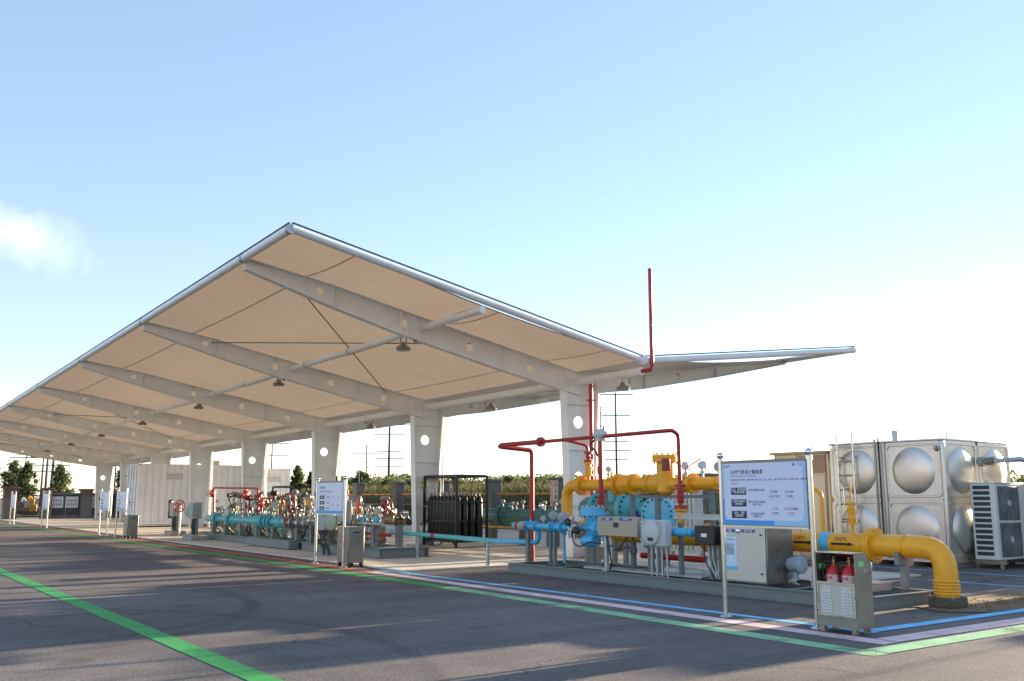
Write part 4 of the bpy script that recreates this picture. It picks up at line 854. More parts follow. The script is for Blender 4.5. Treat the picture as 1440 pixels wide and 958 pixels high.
# red relief manifold on the left skid
v = thing('red_relief_manifold', 'low red relief pipe frame with two red valves above the cyan header', 'vent pipe', (-37, 12.9, 1.3))
p = [AY(301, 730, 12.8), AY(301, 686, 12.8), AY(363, 687, 12.8), AY(363, 735, 12.8)]
pipe(v, p, .038, red, .12)
for q in (AY(300, 694, 12.8), AY(346, 696, 12.8)): 
    gate_valve(v, q, Z3, (.7, -.7, 0), .1, red, red); 
q = AY(346, 687, 12.8); pipe(v, [q, AY(346, 735, 12.8)], .04, red); flange(v, AY(363, 698, 12.8), Z3, .16, red, .06)
pipe(v, [AY(368, 728, 12.8), AY(368, 701, 12.8), AY(386, 701, 12.8)], .035, red, .1); gate_valve(v, AY(368, 708, 12.8), Z3, (.7, -.7, 0), .09, red, None)

# ------------------------------------------------------------------ control stands at the left end
def control_stand(x, y, label, lamps):
    t = thing('control_stand', label, 'control box', (x, y, .036), 'control stands by the left skid')
    MB().box((x - .5, y - .3, .036), (x + .6, y + .3, .22)).build('plinth', concb, t, bevel=.02)
    b = MB().box((x - .28, y - .18, .82), (x + .28, y + .14, 1.42)).build('cabinet', boxg, t, bevel=.015)
    MB().box((x - .25, y - .2, .86), (x + .25, y - .1815, 1.38)).build('cabinet_door', boxg, b, bevel=.006)
    for dx in (-.2, .22): MB().box((x + dx - .04, y - .04, .22), (x + dx + .04, y + .04, .82)).build('support_post', skidg, t, smooth=False)
    for k in range(4): pipe(t, [(x - .2 + k * .12, y - .02, .82), (x - .2 + k * .12, y - .06, .5), (x - .15 + k * .1, y - .02, .23)], .035, dark, .2, 'conduit', 8)
    if lamps:
        for k, mt in enumerate((black, black, red, red, black)): MB().lathe((x - .52, y - .05, .82 + k * .15), (.6, -.8, 0), [(0, .09), (.12, .09), (.14, .06)], 12).build('lamp_unit', mt, t)
        MB().box((x - .6, y, .22), (x - .56, y + .04, 1.52)).build('lamp_rail', galv, t, smooth=False)
    else: MB().lathe((x - .55, y, 1.1), (.5, -.85, 0), [(0, .17), (.06, .2), (.14, .2), (.17, .15)], 20).build('round_cover', M('pale olive box', (.36, .40, .30), .5), t)
control_stand(-41.5, 12.2, 'grey control cabinet on posts with a stack of red and black signal lamps', True)
control_stand(-36.3, 11.4, 'grey control cabinet on posts with a pale round cover beside the cyan header end', False)
g = thing('handwheel_stand', 'small red handwheel on a grey stem between the two grey control cabinets', 'handwheel', (-40.4, 12.1, .036))
handwheel(g, (-40.4, 12.0, 1.25), (.7, -.7, 0), .24, red, .025); MB().cyl((-40.4, 12.05, .036), (-40.4, 12.05, 1.25), .04).build('stem', valvem, g)

# ================================================================== gas cylinder racks
def rack(x0, x1, y0, y1, h, label, name='cylinder_rack'):
    t = thing(name, label, 'cylinder rack', ((x0 + x1) / 2, (y0 + y1) / 2, .036)); z0 = .036; w_ = .07
    for x in (x0, x1):
        for y in (y0, y1): MB().box((x - w_ / 2, y - w_ / 2, z0), (x + w_ / 2, y + w_ / 2, h)).build('corner_post', black, t, smooth=False)
    for z, ww in ((h - .035, w_), (z0 + .18, w_), (.85, .04), (1.45, .04)):
        for y in (y0, y1): MB().bar((x0 + w_ / 2, y, z), (x1 - w_ / 2, y, z), ww, ww).build('frame_rail', black, t, smooth=False)
        for x in (x0, x1): MB().bar((x, y0 + w_ / 2, z), (x, y1 - w_ / 2, z), ww, ww).build('frame_rail', black, t, smooth=False)
    MB().box((x0 + .04, y0 + .04, z0 + .2), (x1 - .04, y1 - .04, z0 + .225)).build('floor_plate', black, t, smooth=False)
    MB().box((x0 + .02, y0 + .02, h + .001), (x1 - .02, y1 - .02, h + .02)).build('roof_plate', M('rusty black sheet', (.03, .016, .012), .6), t, smooth=False)
    return t
cyls = {}
def cylinder(x, y, z, mat, label, group, key):
    if key not in cyls:
        t = thing('gas_cylinder', label, 'gas cylinder', (x, y, z), group)
        MB().lathe((x, y, z), Z3, [(0, .10), (.03, .115), (1.2, .115), (1.3, .10), (1.37, .06), (1.40, .04)], 14).build('shell', mat, t)
        MB().lathe((x, y, z + 1.4), Z3, [(0, .03), (.05, .03), (.05, .018), (.1, .018)], 8).cyl((x - .05, y, z + 1.46), (x + .04, y, z + 1.46), .016, n=8).torus((x, y, z + 1.51), Z3, .035, .01, 10, 5).build('valve', dimg, t)
        cyls[key] = t
    else: copy_tree(cyls[key], (x, y, z), label)
rack(-27.95, -25.95, 16.42, 17.6, 2.32, 'black steel rack of black cylinders beside the second column')
for a in range(8):
    for b in range(4):
        if 1 <= a <= 5 and b == 2: continue
        cylinder(-27.78 + a * .235, 16.6 + b * .275, .262, black, 'black gas cylinder standing in the black steel rack by the second column', 'black gas cylinders in the rack', 'k')
rack(-43.4, -40.9, 17.2, 18.4, 2.12, 'black steel rack of dark green cylinders behind the left skid')
green_c = M('dark green cylinder paint', (.02, .06, .03), .4)
for a in range(9):
    for b in range(3): cylinder(-43.2 + a * .265, 17.4 + b * .35, .262, green_c, 'dark green gas cylinder standing in the rack behind the left skid', 'green gas cylinders in the rack', 'g')

# ================================================================== signs
def sign(x0, x1, y, label, full=False, zlo=1.23, zhi=2.07, top=2.13):
    t = thing('information_sign', label, 'sign', ((x0 + x1) / 2, y, .036 if x0 < -18.6 and y > 10.45 else 0), 'information signs along the border lines'); cxm = (x0 + x1) / 2
    for x in (x0, x1):
        p_ = MB().cyl((x, y, .0), (x, y, top), .032, n=14).build('post', satin, t)
        MB().sphere((x, y, top + .045), .05, 16).build('ball_finial', chrome, p_); MB().lathe((x, y, 0.005), Z3, [(0, .09), (.012, .09), (.03, .045)], 16).build('foot_flange', steel, p_); MB().lathe((x, y, top - .05), Z3, [(0, .045), (.05, .045)], 12).build('collar', steel, p_)
    a, b = x0 + .034, x1 - .034
    MB().box((a, y - .018, zlo), (b, y + .018, zhi)).build('board', steel2, t, smooth=False)
    MB().box((a, y - .03, zhi + .001), (b, y + .02, zhi + .03)).build('top_rail', M('sign rail brown steel', (.22, .2, .17), .4, .8), t, smooth=False); MB().box((a, y - .03, zlo - .025), (b, y + .02, zlo - .001)).build('bottom_rail', steel, t, smooth=False)
    W = b - a; Hh = zhi - zlo; pn = MB().box((a + .01, y - .0215, zlo + .01), (b - .01, y - .0185, zhi - .01)).build('print_panel', sign_lb, t, smooth=False)
    m_ = MB(); r = .09; xa, xb, za, zb = a + .045, b - .06, zlo + .075, zhi - .012; pts = []
    for (cx_, cz_, s0) in ((xb - r, za + r, 270), (xb - .002, zb - .002, 0), (xa + .002, zb - .002, 90), (xa + r, za + r, 180)):
        rr = r if cz_ < za + .2 else .002
        for k in range(7): an = rad(s0 + k * 15); pts.append((cx_ + rr * math.cos(an), y - .0235, cz_ + rr * math.sin(an)))
    m_.poly(pts, .0018, (0, 1, 0)).build('print_field', sign_w, pn, smooth=False)
    yy = y - .0242
    MB().box((a + .011, y - .0226, zlo + .011), (a + W * .62, y - .0216, zlo + .07)).box((a + .011, y - .0226, zlo + .0705), (a + .04, y - .0216, zlo + Hh * .42)).build('print_border', sign_b, pn, smooth=False)
    def rect(u0, v0, u1, v1, mat, nm, dy=0.): return MB().box((a + u0 * W, yy - dy - .0006, zlo + v0 * Hh), (a + u1 * W, yy - dy, zlo + v1 * Hh)).build(nm, mat, pn, smooth=False)
    if full:
        text('天然气掺混计量装置', .062, (a + .115 * W, yy, zlo + .82 * Hh), X3, Z3, sign_k, pn, center=False)
        text('设备撬装', .03, (a + .03 * W, yy, zlo + .93 * Hh), X3, Z3, sign_t, pn, center=False)
        text('Natural gas blending and metering unit', .028, (a + .115 * W, yy, zlo + .775 * Hh), X3, Z3, sign_t, pn, center=False)
        text('本装置主要用于天然气与其他气体的混合计量，过滤、调压、计量与控制，适用于工业燃气供应，满足掺混需求，', .0268, (a + .115 * W, yy, zlo + .71 * Hh), X3, Z3, sign_t, pn, center=False)
        text('运行安全。', .027, (a + .115 * W, yy, zlo + .655 * Hh), X3, Z3, sign_t, pn, center=False)
        for k, (s1, s2, s3) in enumerate((('过滤、掺混控制\n气体混合装置', '调压计量控制系统', ''), ('过程气体检测\n控制系统', '适用于多种气体掺混\n稳定控制', ''), ('安全、可靠\n远程监控', '实时监测与数据\n采集分析', ''))):
            v0 = .485 - k * .185; rect(.115, v0, .30, v0 + .115, sign_k, 'label_block'); text(s1, .036, (a + .2075 * W, yy - .0008, zlo + (v0 + .07) * Hh), X3, Z3, whitep, pn)
            text(s2, .034, (a + .425 * W, yy, zlo + (v0 + .06) * Hh), X3, Z3, sign_t, pn)
        for u, v_, s1, s2 in ((.63, .515, '0-20%', '掺混比例范围'), (.805, .515, '5-6 mm', '过滤精度'), (.64, .255, '1.1%', '控制精度'), (.82, .255, '0.2-0.6 MPa', '设计压力')):
            text(s1, .045, (a + u * W, yy, zlo + v_ * Hh), X3, Z3, sign_k, pn); text(s2, .028, (a + u * W, yy, zlo + (v_ - .065) * Hh), X3, Z3, sign_t, pn); rect(u - .07, v_ - .095, u + .07, v_ - .088, sign_lb, 'rule')
        MB().lathe((a + .865 * W, yy - .0006, zlo + .945 * Hh), (0, -1, 0), [(0, .022), (.0008, .022)], 16).build('emblem', sign_b, pn); text('气体', .042, (a + .925 * W, yy, zlo + .925 * Hh), X3, Z3, sign_b, pn)
    else:
        text('掺混装置', .07, (a + .12 * W, yy, zlo + .80 * Hh), X3, Z3, sign_t, pn, center=False); text('本装置用于气体混合计量与控制', .045, (a + .12 * W, yy, zlo + .68 * Hh), X3, Z3, sign_t, pn, center=False)
        for k in range(3): v0 = .46 - k * .175; rect(.12, v0, .30, v0 + .115, sign_k, 'label_block'); text('控制', .05, (a + .21 * W, yy - .0008, zlo + (v0 + .03) * Hh), X3, Z3, whitep, pn); text('气体控制', .045, (a + .42 * W, yy, zlo + (v0 + .04) * Hh), X3, Z3, sign_t, pn); 
        for u in (.62, .82):
            for v_ in (.5, .25): text('0-20', .05, (a + u * W, yy, zlo + v_ * Hh), X3, Z3, sign_t, pn)
        rect(.0, .0, 1., .09, sign_b, 'blue_border', .0)
sign(-9.1, -7.62, 10.1, 'large blue bordered information sign between steel posts, nearest the camera', True)
sign(-22.25, -20.68, 9.98, 'white information sign with three dark blocks standing before the valve skid', False, 1.22, 1.97, 2.02)
sign(-41.7, -40.25, 9.85, 'information sign nearest the white container, right behind the grey litter-like box', False, 1.1, 1.85, 1.92)
sign(-44.6, -43.15, 9.85, 'information sign left of the one by the container, beside the last canopy column', False, 1.1, 1.85, 1.92)
sign(-57.6, -56.1, 9.75, 'small distant information sign in front of the gate wall brick pillar', False, 1.0, 1.8, 1.92)
sign(-66.8, -65.3, 9.5, 'information sign at the very left edge by the brick gate pier', False, 1.0, 1.8, 1.92)

# ================================================================== extinguisher boxes
def ext_open():
    x0, x1, y0, y1 = -7.53, -6.97, 10.0, 10.32; zt, zf = .95, .07
    t = thing('extinguisher_cabinet', 'open stainless cabinet holding two red extinguishers on the border lines', 'extinguisher box', ((x0 + x1) / 2, (y0 + y1) / 2, 0), 'stainless extinguisher boxes')
    for x in (x0, x1 - .012):
        MB().poly([(x, y0, zf), (x, y1, zf), (x, y1, zt - .16), (x, y0 + .2, zt), (x, y0, zt)], .012, (1, 0, 0)).build('side_panel', steel2, t, smooth=False)
    MB().box((x0 + .013, y1 - .012, zf), (x1 - .013, y1 - .001, zt - .17)).build('back_panel', steel2, t, smooth=False)
    MB().box((x0 + .013, y0 + .0, zt - .014), (x1 - .013, y0 + .02, zt - .001)).build('top_rim', steel, t, smooth=False); MB().box((x0 + .013, y0 + .17, zt - .014), (x1 - .013, y0 + .2, zt - .001)).build('top_rim', steel, t, smooth=False)
    MB().poly([(x0 + .013, y0 + .202, zt - .012), (x1 - .013, y0 + .202, zt - .012), (x1 - .013, y1, zt - .17), (x0 + .013, y1, zt - .17)], .01, (0, .6, .8)).build('sloped_panel', steel, t, smooth=False)
    MB().box((x0 + .013, y0 + .02, .2), (x1 - .013, y1 - .014, .213)).build('floor_panel', steel, t, smooth=False)
    fp = MB().box((x0 + .013, y0 + .001, .2), (x1 - .013, y0 + .012, .57)).build('front_panel', M('pale sheet front', (.50, .48, .44), .4, .3, var=.04), t, smooth=False)
    for a, b in (((x0 + .013, .57), (x1 - .013, .595)), ((x0 + .013, .19), (x1 - .013, .205))): MB().box((a[0], y0 - .012, a[1]), (b[0], y0 - .001, b[1])).build('front_rail', steel, t, smooth=False)
    for xx in (x0 + .013, x1 - .033): MB().box((xx, y0 - .012, .206), (xx + .02, y0 - .001, .569)).build('front_rail', steel, t, smooth=False)
    MB().box((x0 + .013, y0 + .001, zf), (x1 - .013, y0 + .012, .185)).build('kick_panel', steel2, t, smooth=False)
    for xx in (x0 + .07, x1 - .21):
        c = MB().box((xx, y0 - .0035, .235), (xx + .14, y0 - .0005, .54)).build('inspection_card', M('card grey white', (.6, .6, .57), .5), fp, smooth=False)
        MB().box((xx + .01, y0 - .0055, .51), (xx + .13, y0 - .0040, .53)).build('card_header', orangel, fp, smooth=False); text('检查记录', .026, (xx + .07, y0 - .0058, .511), X3, Z3, whitep, fp)
        for k in range(7): MB().box((xx + .015, y0 - .0055, .26 + k * .034), (xx + .125, y0 - .0040, .264 + k * .034)).build('card_rule', sign_t, fp, smooth=False)
    for x in (x0 + .05, x1 - .07):
        for y in (y0 + .04, y1 - .05): MB().box((x - .03, y - .03, 0), (x + .03, y + .03, zf - .001)).build('foot', steel2, t, smooth=False)
    MB().path([(x1 + .005, y0 + .24, .84), (x1 + .06, y0 + .24, .84), (x1 + .06, y0 + .24, .7), (x1 + .005, y0 + .24, .7)], .008, .03, 8).build('handle', chrome, t)
    st = MB().box((x1 + .0008, y0 + .06, .79), (x1 + .0025, y0 + .17, .85)).build('green_sticker', greenl, t, smooth=False); MB().box((x0 + .0125, y0 + .05, .74), (x0 + .0145, y0 + .17, .80)).build('green_sticker', greenl, t, smooth=False)
    for k, (x, lb) in enumerate(((-7.37, 'left red fire extinguisher standing in the open stainless cabinet'), (-7.15, 'right red fire extinguisher standing in the open stainless cabinet'))):
        e = thing('fire_extinguisher', lb, 'extinguisher', (x, 10.15, .215), 'extinguishers in the open cabinet'); zb = .215
        b_ = MB().lathe((x, 10.15, zb), Z3, [(0, .085), (.02, .098), (.46, .098), (.52, .085), (.555, .05), (.58, .03)], 22).build('bottle', M('extinguisher red', (.52, .012, .016), .25, var=.04), e)
        MB().lathe((x, 10.15, zb + .58), Z3, [(0, .028), (.05, .028), (.06, .018), (.09, .018)], 12).build('valve_neck', M('brass neck', (.4, .28, .1), .35, .9), e)
        MB().bar((x - .02, 10.15, zb + .64), (x + .12, 10.11, zb + .70), .022, .012).bar((x - .02, 10.15, zb + .62), (x + .1, 10.11, zb + .59), .022, .01).build('squeeze_grip', black, e, smooth=False)
        MB().path([(x, 10.12, zb + .6), (x - .08, 10.08, zb + .62), (x - .12, 10.08, zb + .55), (x - .105, 10.1, zb + .3)], .012, .05, 8).build('hose', dark, e)
        lab = MB(); 
        for q in range(8):
            a0, a1 = rad(-125 + q * 14), rad(-125 + (q + 1) * 14); R = .0992; c_ = len(lab.v)
            for aa, zz in ((a0, .30), (a1, .30), (a1, .46), (a0, .46)): lab.v.append((x + R * math.cos(aa), 10.15 + R * math.sin(aa), zb + zz))
            lab.f.append((c_, c_ + 1, c_ + 2, c_ + 3))
        lo = lab.build('paper_label', M('extinguisher label', (.72, .45, .45), .45), b_)
        text('灭火器', .04, (x - .02, 10.15 - .1015, zb + .41), X3, Z3, M('extinguisher red', (.52, .012, .016)), b_); text('干粉 4kg', .028, (x - .02, 10.15 - .1015, zb + .35), X3, Z3, M('extinguisher red', (.52, .012, .016)), b_)
ext_open()
def ext_box(x, y, label, txt=True):
    x0, x1, y0, y1, h = x - .3, x + .3, y - .2, y + .2, .93; t = thing('extinguisher_cabinet', label, 'extinguisher box', (x, y, 0), 'stainless extinguisher boxes')
    b = MB().box((x0, y0, .1), (x1, y1, h - .02)).build('body', steel2, t, bevel=.008); d = MB().box((x0 + .015, y0 - .012, .13), (x1 - .015, y0 - .0015, h - .05)).build('door', steel2, b, bevel=.004)
    MB().box((x0 - .012, y0 - .02, h - .019), (x1 + .012, y1 + .012, h)).build('lid', steel, t, smooth=False)
    MB().box((x1 + .0015, y - .09, .78), (x1 + .006, y + .09, .81)).build('vent_slot', black, t, smooth=False)
    for dx in (x0 + .05, x1 - .05):
        for dy in (y0 + .05, y1 - .05): MB().box((dx - .035, dy - .035, .0), (dx + .035, dy + .035, .099)).build('foot', black, t, smooth=False)
    if txt:
        text('灭火器箱', .13, (x, y0 - .0135, .66), X3, Z3, redp, b); text('FIRE BOX', .085, (x, y0 - .0135, .55), X3, Z3, redp, b); text('火警119', .09, (x, y0 - .0135, .34), X3, Z3, redp, b)
ext_box(-20.75, 10.2, 'closed stainless extinguisher box with red print beside the middle sign')
ext_box(-39.9, 10.0, 'closed dull steel extinguisher box by the signs near the white container', False)

# ================================================================== stainless water tank
TX0, TX1, TY0, TY1, TZ0, TZ1 = -15.2, -12.12, 21.0, 24.0, .18, 2.92
tk = thing('water_tank', 'dimpled stainless steel water tank with a ladder behind the yellow pipe', 'water tank', ((TX0 + TX1) / 2, (TY0 + TY1) / 2, 0))
pw, ph = (TX1 - TX0) / 2, (TZ1 - TZ0) / 2
def tank_panel_mesh(wd, hg):
    """square pressed panel with a domed dimple, local x,z, out along -y"""
    me = MB(); n = 48; R = min(wd, hg) * .405; D = .135; rings = []
    for k in range(10):
        q = k / 9; rr = R * q; dep = D * math.sqrt(max(0, 1 - q * q * .985)) - D * math.sqrt(.015); rings.append((rr, -max(0, dep)))
    b = MB(); c0 = len(b.v); b.v.append((0, rings[0][1], 0))
    idx = []
    for rr, yy in rings[1:]:
        s0 = len(b.v)
        for i in range(n): a = 2 * math.pi * i / n; b.v.append((rr * math.cos(a), yy, rr * math.sin(a)))
        idx.append(s0)
    for i in range(n): b.f.append((c0, idx[0] + i, idx[0] + (i + 1) % n))
    for s0, s1 in zip(idx, idx[1:]):
        for i in range(n): j = (i + 1) % n; b.f.append((s0 + i, s1 + i, s1 + j, s0 + j))
    def sq(w2, h2, yy):
        s0 = len(b.v)
        for i in range(n):
            a = 2 * math.pi * i / n; c, s = math.cos(a), math.sin(a); k = min(w2 / max(abs(c), 1e-6), h2 / max(abs(s), 1e-6)); b.v.append((c * k, yy, s * k))
        return s0
    last = idx[-1]
    for w2, h2, yy in ((wd * .425, hg * .425, 0), (wd * .435, hg * .435, -.018), (wd * .455, hg * .455, -.018), (wd * .465, hg * .465, 0), (wd * .497, hg * .497, 0), (wd * .497, hg * .497, .03)):
        s1 = sq(w2, h2, yy)
        for i in range(n): j = (i + 1) % n; b.f.append((last + i, s1 + i, s1 + j, last + j))
        last = s1
    return b
def tank_side(cx_, cy_, cz_, wd, rot):
    b = tank_panel_mesh(wd, ph); c, s = math.cos(rot), math.sin(rot); b.v = [(cx_ + v[0] * c - v[1] * s, cy_ + v[0] * s + v[1] * c, cz_ + v[2]) for v in b.v]
    return b.build('tank_panel', tanksteel, tk, ang=28)
for r in range(2):
    for c in range(2):
        tank_side(TX0 + pw * (c + .5), TY0, TZ0 + ph * (r + .5), pw, 0)
        tank_side(TX1, TY0 + (TY1 - TY0) / 2 * (c + .5), TZ0 + ph * (r + .5), (TY1 - TY0) / 2, math.pi / 2)
MB().box((TX0 + .04, TY0 + .04, TZ0), (TX1 - .04, TY1, TZ1 - .01)).build('tank_core', tanksteel, tk, smooth=False)
MB().box((TX0 - .02, TY0 - .02, TZ1 + .001), (TX1 + .02, TY1 + .02, TZ1 + .05)).build('tank_roof', tanksteel, tk, bevel=.02)
MB().box((TX0 - .01, TY0 - .015, TZ0 - .06), (TX1 + .015, TY1, TZ0 - .002)).build('base_tray', tanksteel, tk, smooth=False)
for x in (TX0 + .2, TX0 + 1.1, TX0 + 2, TX1 - .2): MB().box((x - .1, TY0 + .05, .0), (x + .1, TY1 - .05, TZ0 - .062)).build('base_beam', concb, tk, smooth=False)
for x in (TX0 + pw,): MB().box((x - .06, TY0 - .06, TZ0), (x + .06, TY0 - .003, TZ1)).build('corner_stiffener', tanksteel, tk, bevel=.015)
MB().box((TX1 - .05, TY0 - .05, TZ0), (TX1 + .05, TY0 + .05, TZ1 - .003)).build('corner_stiffener', tanksteel, tk, bevel=.03)
pipe(tk, [(TX0 + pw - .16, TY0 - .09, TZ1 + .1), (TX0 + pw - .16, TY0 - .09, .3)], .03, steel2, name='overflow_pipe'); pipe(tk, [(TX0 + pw - .04, TY0 - .12, TZ1 + .12), (TX0 + pw - .04, TY0 - .12, .3)], .02, dark, name='level_tube')
MB().cyl((TX0 + pw + .1, TY0 + .4, TZ1 + .05), (TX0 + pw + .1, TY0 + .4, TZ1 + .32), .07).build('vent_pipe', galv, tk)
MB().lathe((TX1 - .14, TY0 - .005, TZ1 - .18), (0, -1, 0), [(0, .07), (.02, .07), (.03, .045), (.08, .045), (.085, .02)], 14).build('inlet_port', steel2, tk)
ld = thing('tank_ladder', 'narrow steel ladder leaning upright against the stainless tank', 'ladder', (-14.55, 20.8, 0))
lx0, lx1 = AY(1181, 700, 20.8).x, AY(1203, 700, 20.8).x
for x in (lx0, lx1): MB().cyl((x, 20.8, .02), (x, 20.8, 3.22), .028, n=10).build('stringer', steel, ld)
for k in range(8): MB().cyl((lx0 + .02, 20.8, .35 + k * .36), (lx1 - .02, 20.8, .35 + k * .36), .018, n=8).build('rung', steel, ld)
for x in (lx0, lx1):
    for z in (2.6, 1.0): MB().cyl((x, 20.82, z), (x, 20.985, z), .018, n=8).build('wall_bracket', steel2, ld)
# clad machine house left of the tank
t = thing('clad_pump_house', 'cream steel clad box house left of the stainless tank', 'shed', (-16.3, 22, 0))
hx0, hx1 = -17.05, -15.32
MB().box((hx0, 21.1, .1), (hx1, 24.0, 2.74)).build('wall', cream, t, smooth=False); MB().box((hx0 - .08, 21.0, 2.745), (hx1 + .02, 24.1, 2.81)).build('roof', M('yellow roof edge', (.42, .32, .12), .5), t, smooth=False)
for x in (hx0 + .02, hx0 + .75, hx1 - .08): MB().box((x - .012, 21.085, .1), (x + .012, 21.0985, 2.74)).build('wall_seam', orange if x > hx0 + .1 else steel2, t, smooth=False)
MB().box((hx0 + .8, 21.08, .15), (hx1 - .12, 21.0985, 2.2)).build('door', cream, t, bevel=.006); MB().box((hx0, 21.07, 0), (hx1, 24, .098)).build('plinth', concb, t, smooth=False)
MB().box((hx0 + .82, 21.083, 2.24), (hx1 - .1, 21.0985, 2.7)).build('fascia', M('brown fascia', (.34, .22, .14), .45, .3), t, smooth=False)
# tank outlet pipe
t = thing('tank_outlet_pipe', 'grey flanged pipe leaving the tank above the outdoor unit', 'pipe', (-11.9, 22.5, 2.4))
pipe(t, [(TX1 + .02, 22.5, 2.45), (TX1 + .35, 22.5, 2.46), (TX1 + .9, 22.95, 2.50), (TX1 + 1.05, 23.1, 2.1)], .06, galv, .12); flange(t, (TX1 + .12, 22.5, 2.452), X3, .12, galv, .04); MB().lathe((TX1 + .2, 22.5, 2.455), X3, [(0, .09), (.15, .09), (.17, .12), (.2, .12)], 14).build('coupling', steel2, t)
# outdoor units
def ac_unit(x0, y0, label):
    wx, wy, h, zb = .57, 1.35, 1.72, .2; t = thing('outdoor_unit', label, 'air conditioner', (x0 + wx / 2, y0 + wy / 2, 0)); x1, y1 = x0 + wx, y0 + wy
    MB().box((x0, y0, zb), (x1, y1, zb + h)).build('casing', acw, t, bevel=.015); MB().box((x0 - .01, y0 - .01, zb + h + .001), (x1 + .015, y1 + .01, zb + h + .03)).build('top_cover', acw, t, bevel=.01)
    for k in range(13):
        z = zb + .09 + k * .125; s = MB().box((x0 + .06, y0 - .004, z), (x0 + wx * .8, y0 - .0005, z + .085)).build('louvre_slot', M('coil green black', (.03, .05, .04), .6), t, smooth=False)
        MB().box((x0 + .05, y0 - .02, z + .086), (x0 + wx * .82, y0 - .0008, z + .122)).build('louvre_bar', acw, t, smooth=False)
    for k in range(2):
        z = zb + .06 + k * .83; g = MB().box((x1 + .001, y0 + .12, z), (x1 + .02, y0 + wy - .3, z + .77)).build('fan_guard', grille, t, bevel=.03)
        cy_, cz_ = y0 + (wy - .18) / 2, z + .385; wz = MB()
        for q in range(1, 10): wz.torus((x1 + .026, cy_, cz_), X3, .038 * q + .03, .004, 30, 4)
        for q in range(10): a = 2 * math.pi * q / 10; wz.cyl((x1 + .026, cy_ + .06 * math.cos(a), cz_ + .06 * math.sin(a)), (x1 + .026, cy_ + .37 * math.cos(a), cz_ + .37 * math.sin(a)), .004, n=4)
        wz.build('guard_wire', M('guard wire grey', (.3, .32, .32), .5), g); MB().lathe((x1 + .021, cy_, cz_), X3, [(0, .075), (.012, .07)], 18).build('fan_hub', lgrey, g)
    MB().box((x1 + .001, y0 + wy - .27, zb + .9), (x1 + .006, y0 + wy - .05, zb + 1.5)).build('service_panel', acw, t, smooth=False)
    for y in (y0 + .12, y1 - .12):
        MB().box((x0 - .05, y - .04, .10), (x1 + .1, y + .04, .198)).build('stand_rail', steel2, t, smooth=False)
        for x in (x0, x1): MB().box((x - .04, y - .04, .0), (x + .04, y + .04, .098)).build('stand_leg', steel2, t, smooth=False)
    return t
ac_unit(-11.95, 21.75, 'off white outdoor unit with two stacked fans beside the stainless tank')
ac_unit(-11.95, 23.3, 'second off white outdoor unit, cut off by the right edge')

# equipment house standing just right of the view; its shadow reaches across the yard
t = thing('equipment_house', 'pale clad equipment house standing just beyond the right edge', 'building', (-10.1, 25, 0))
MB().box((-11.0, 23.3, .0), (-9.25, 26.4, 2.9)).build('wall', cream, t, bevel=.02); MB().box((-11.03, 23.2, 2.901), (-9.2, 26.5, 3.02)).build('roof', galv, t, smooth=False)
MB().box((-10.4, 23.27, .05), (-9.6, 23.299, 2.1)).build('door', skidg, t, smooth=False)
t = thing('equipment_house', 'lower grey equipment house further beyond the right edge', 'building', (-7.4, 25, 0))
MB().box((-8.2, 23.4, .0), (-6.75, 25.4, 2.45)).build('wall', lgrey, t, bevel=.02); MB().box((-8.25, 23.3, 2.451), (-6.7, 25.5, 2.55)).build('roof', galv, t, smooth=False)
MB().box((-7.9, 23.37, .05), (-7.1, 23.399, 2.0)).build('door', skidg, t, smooth=False)

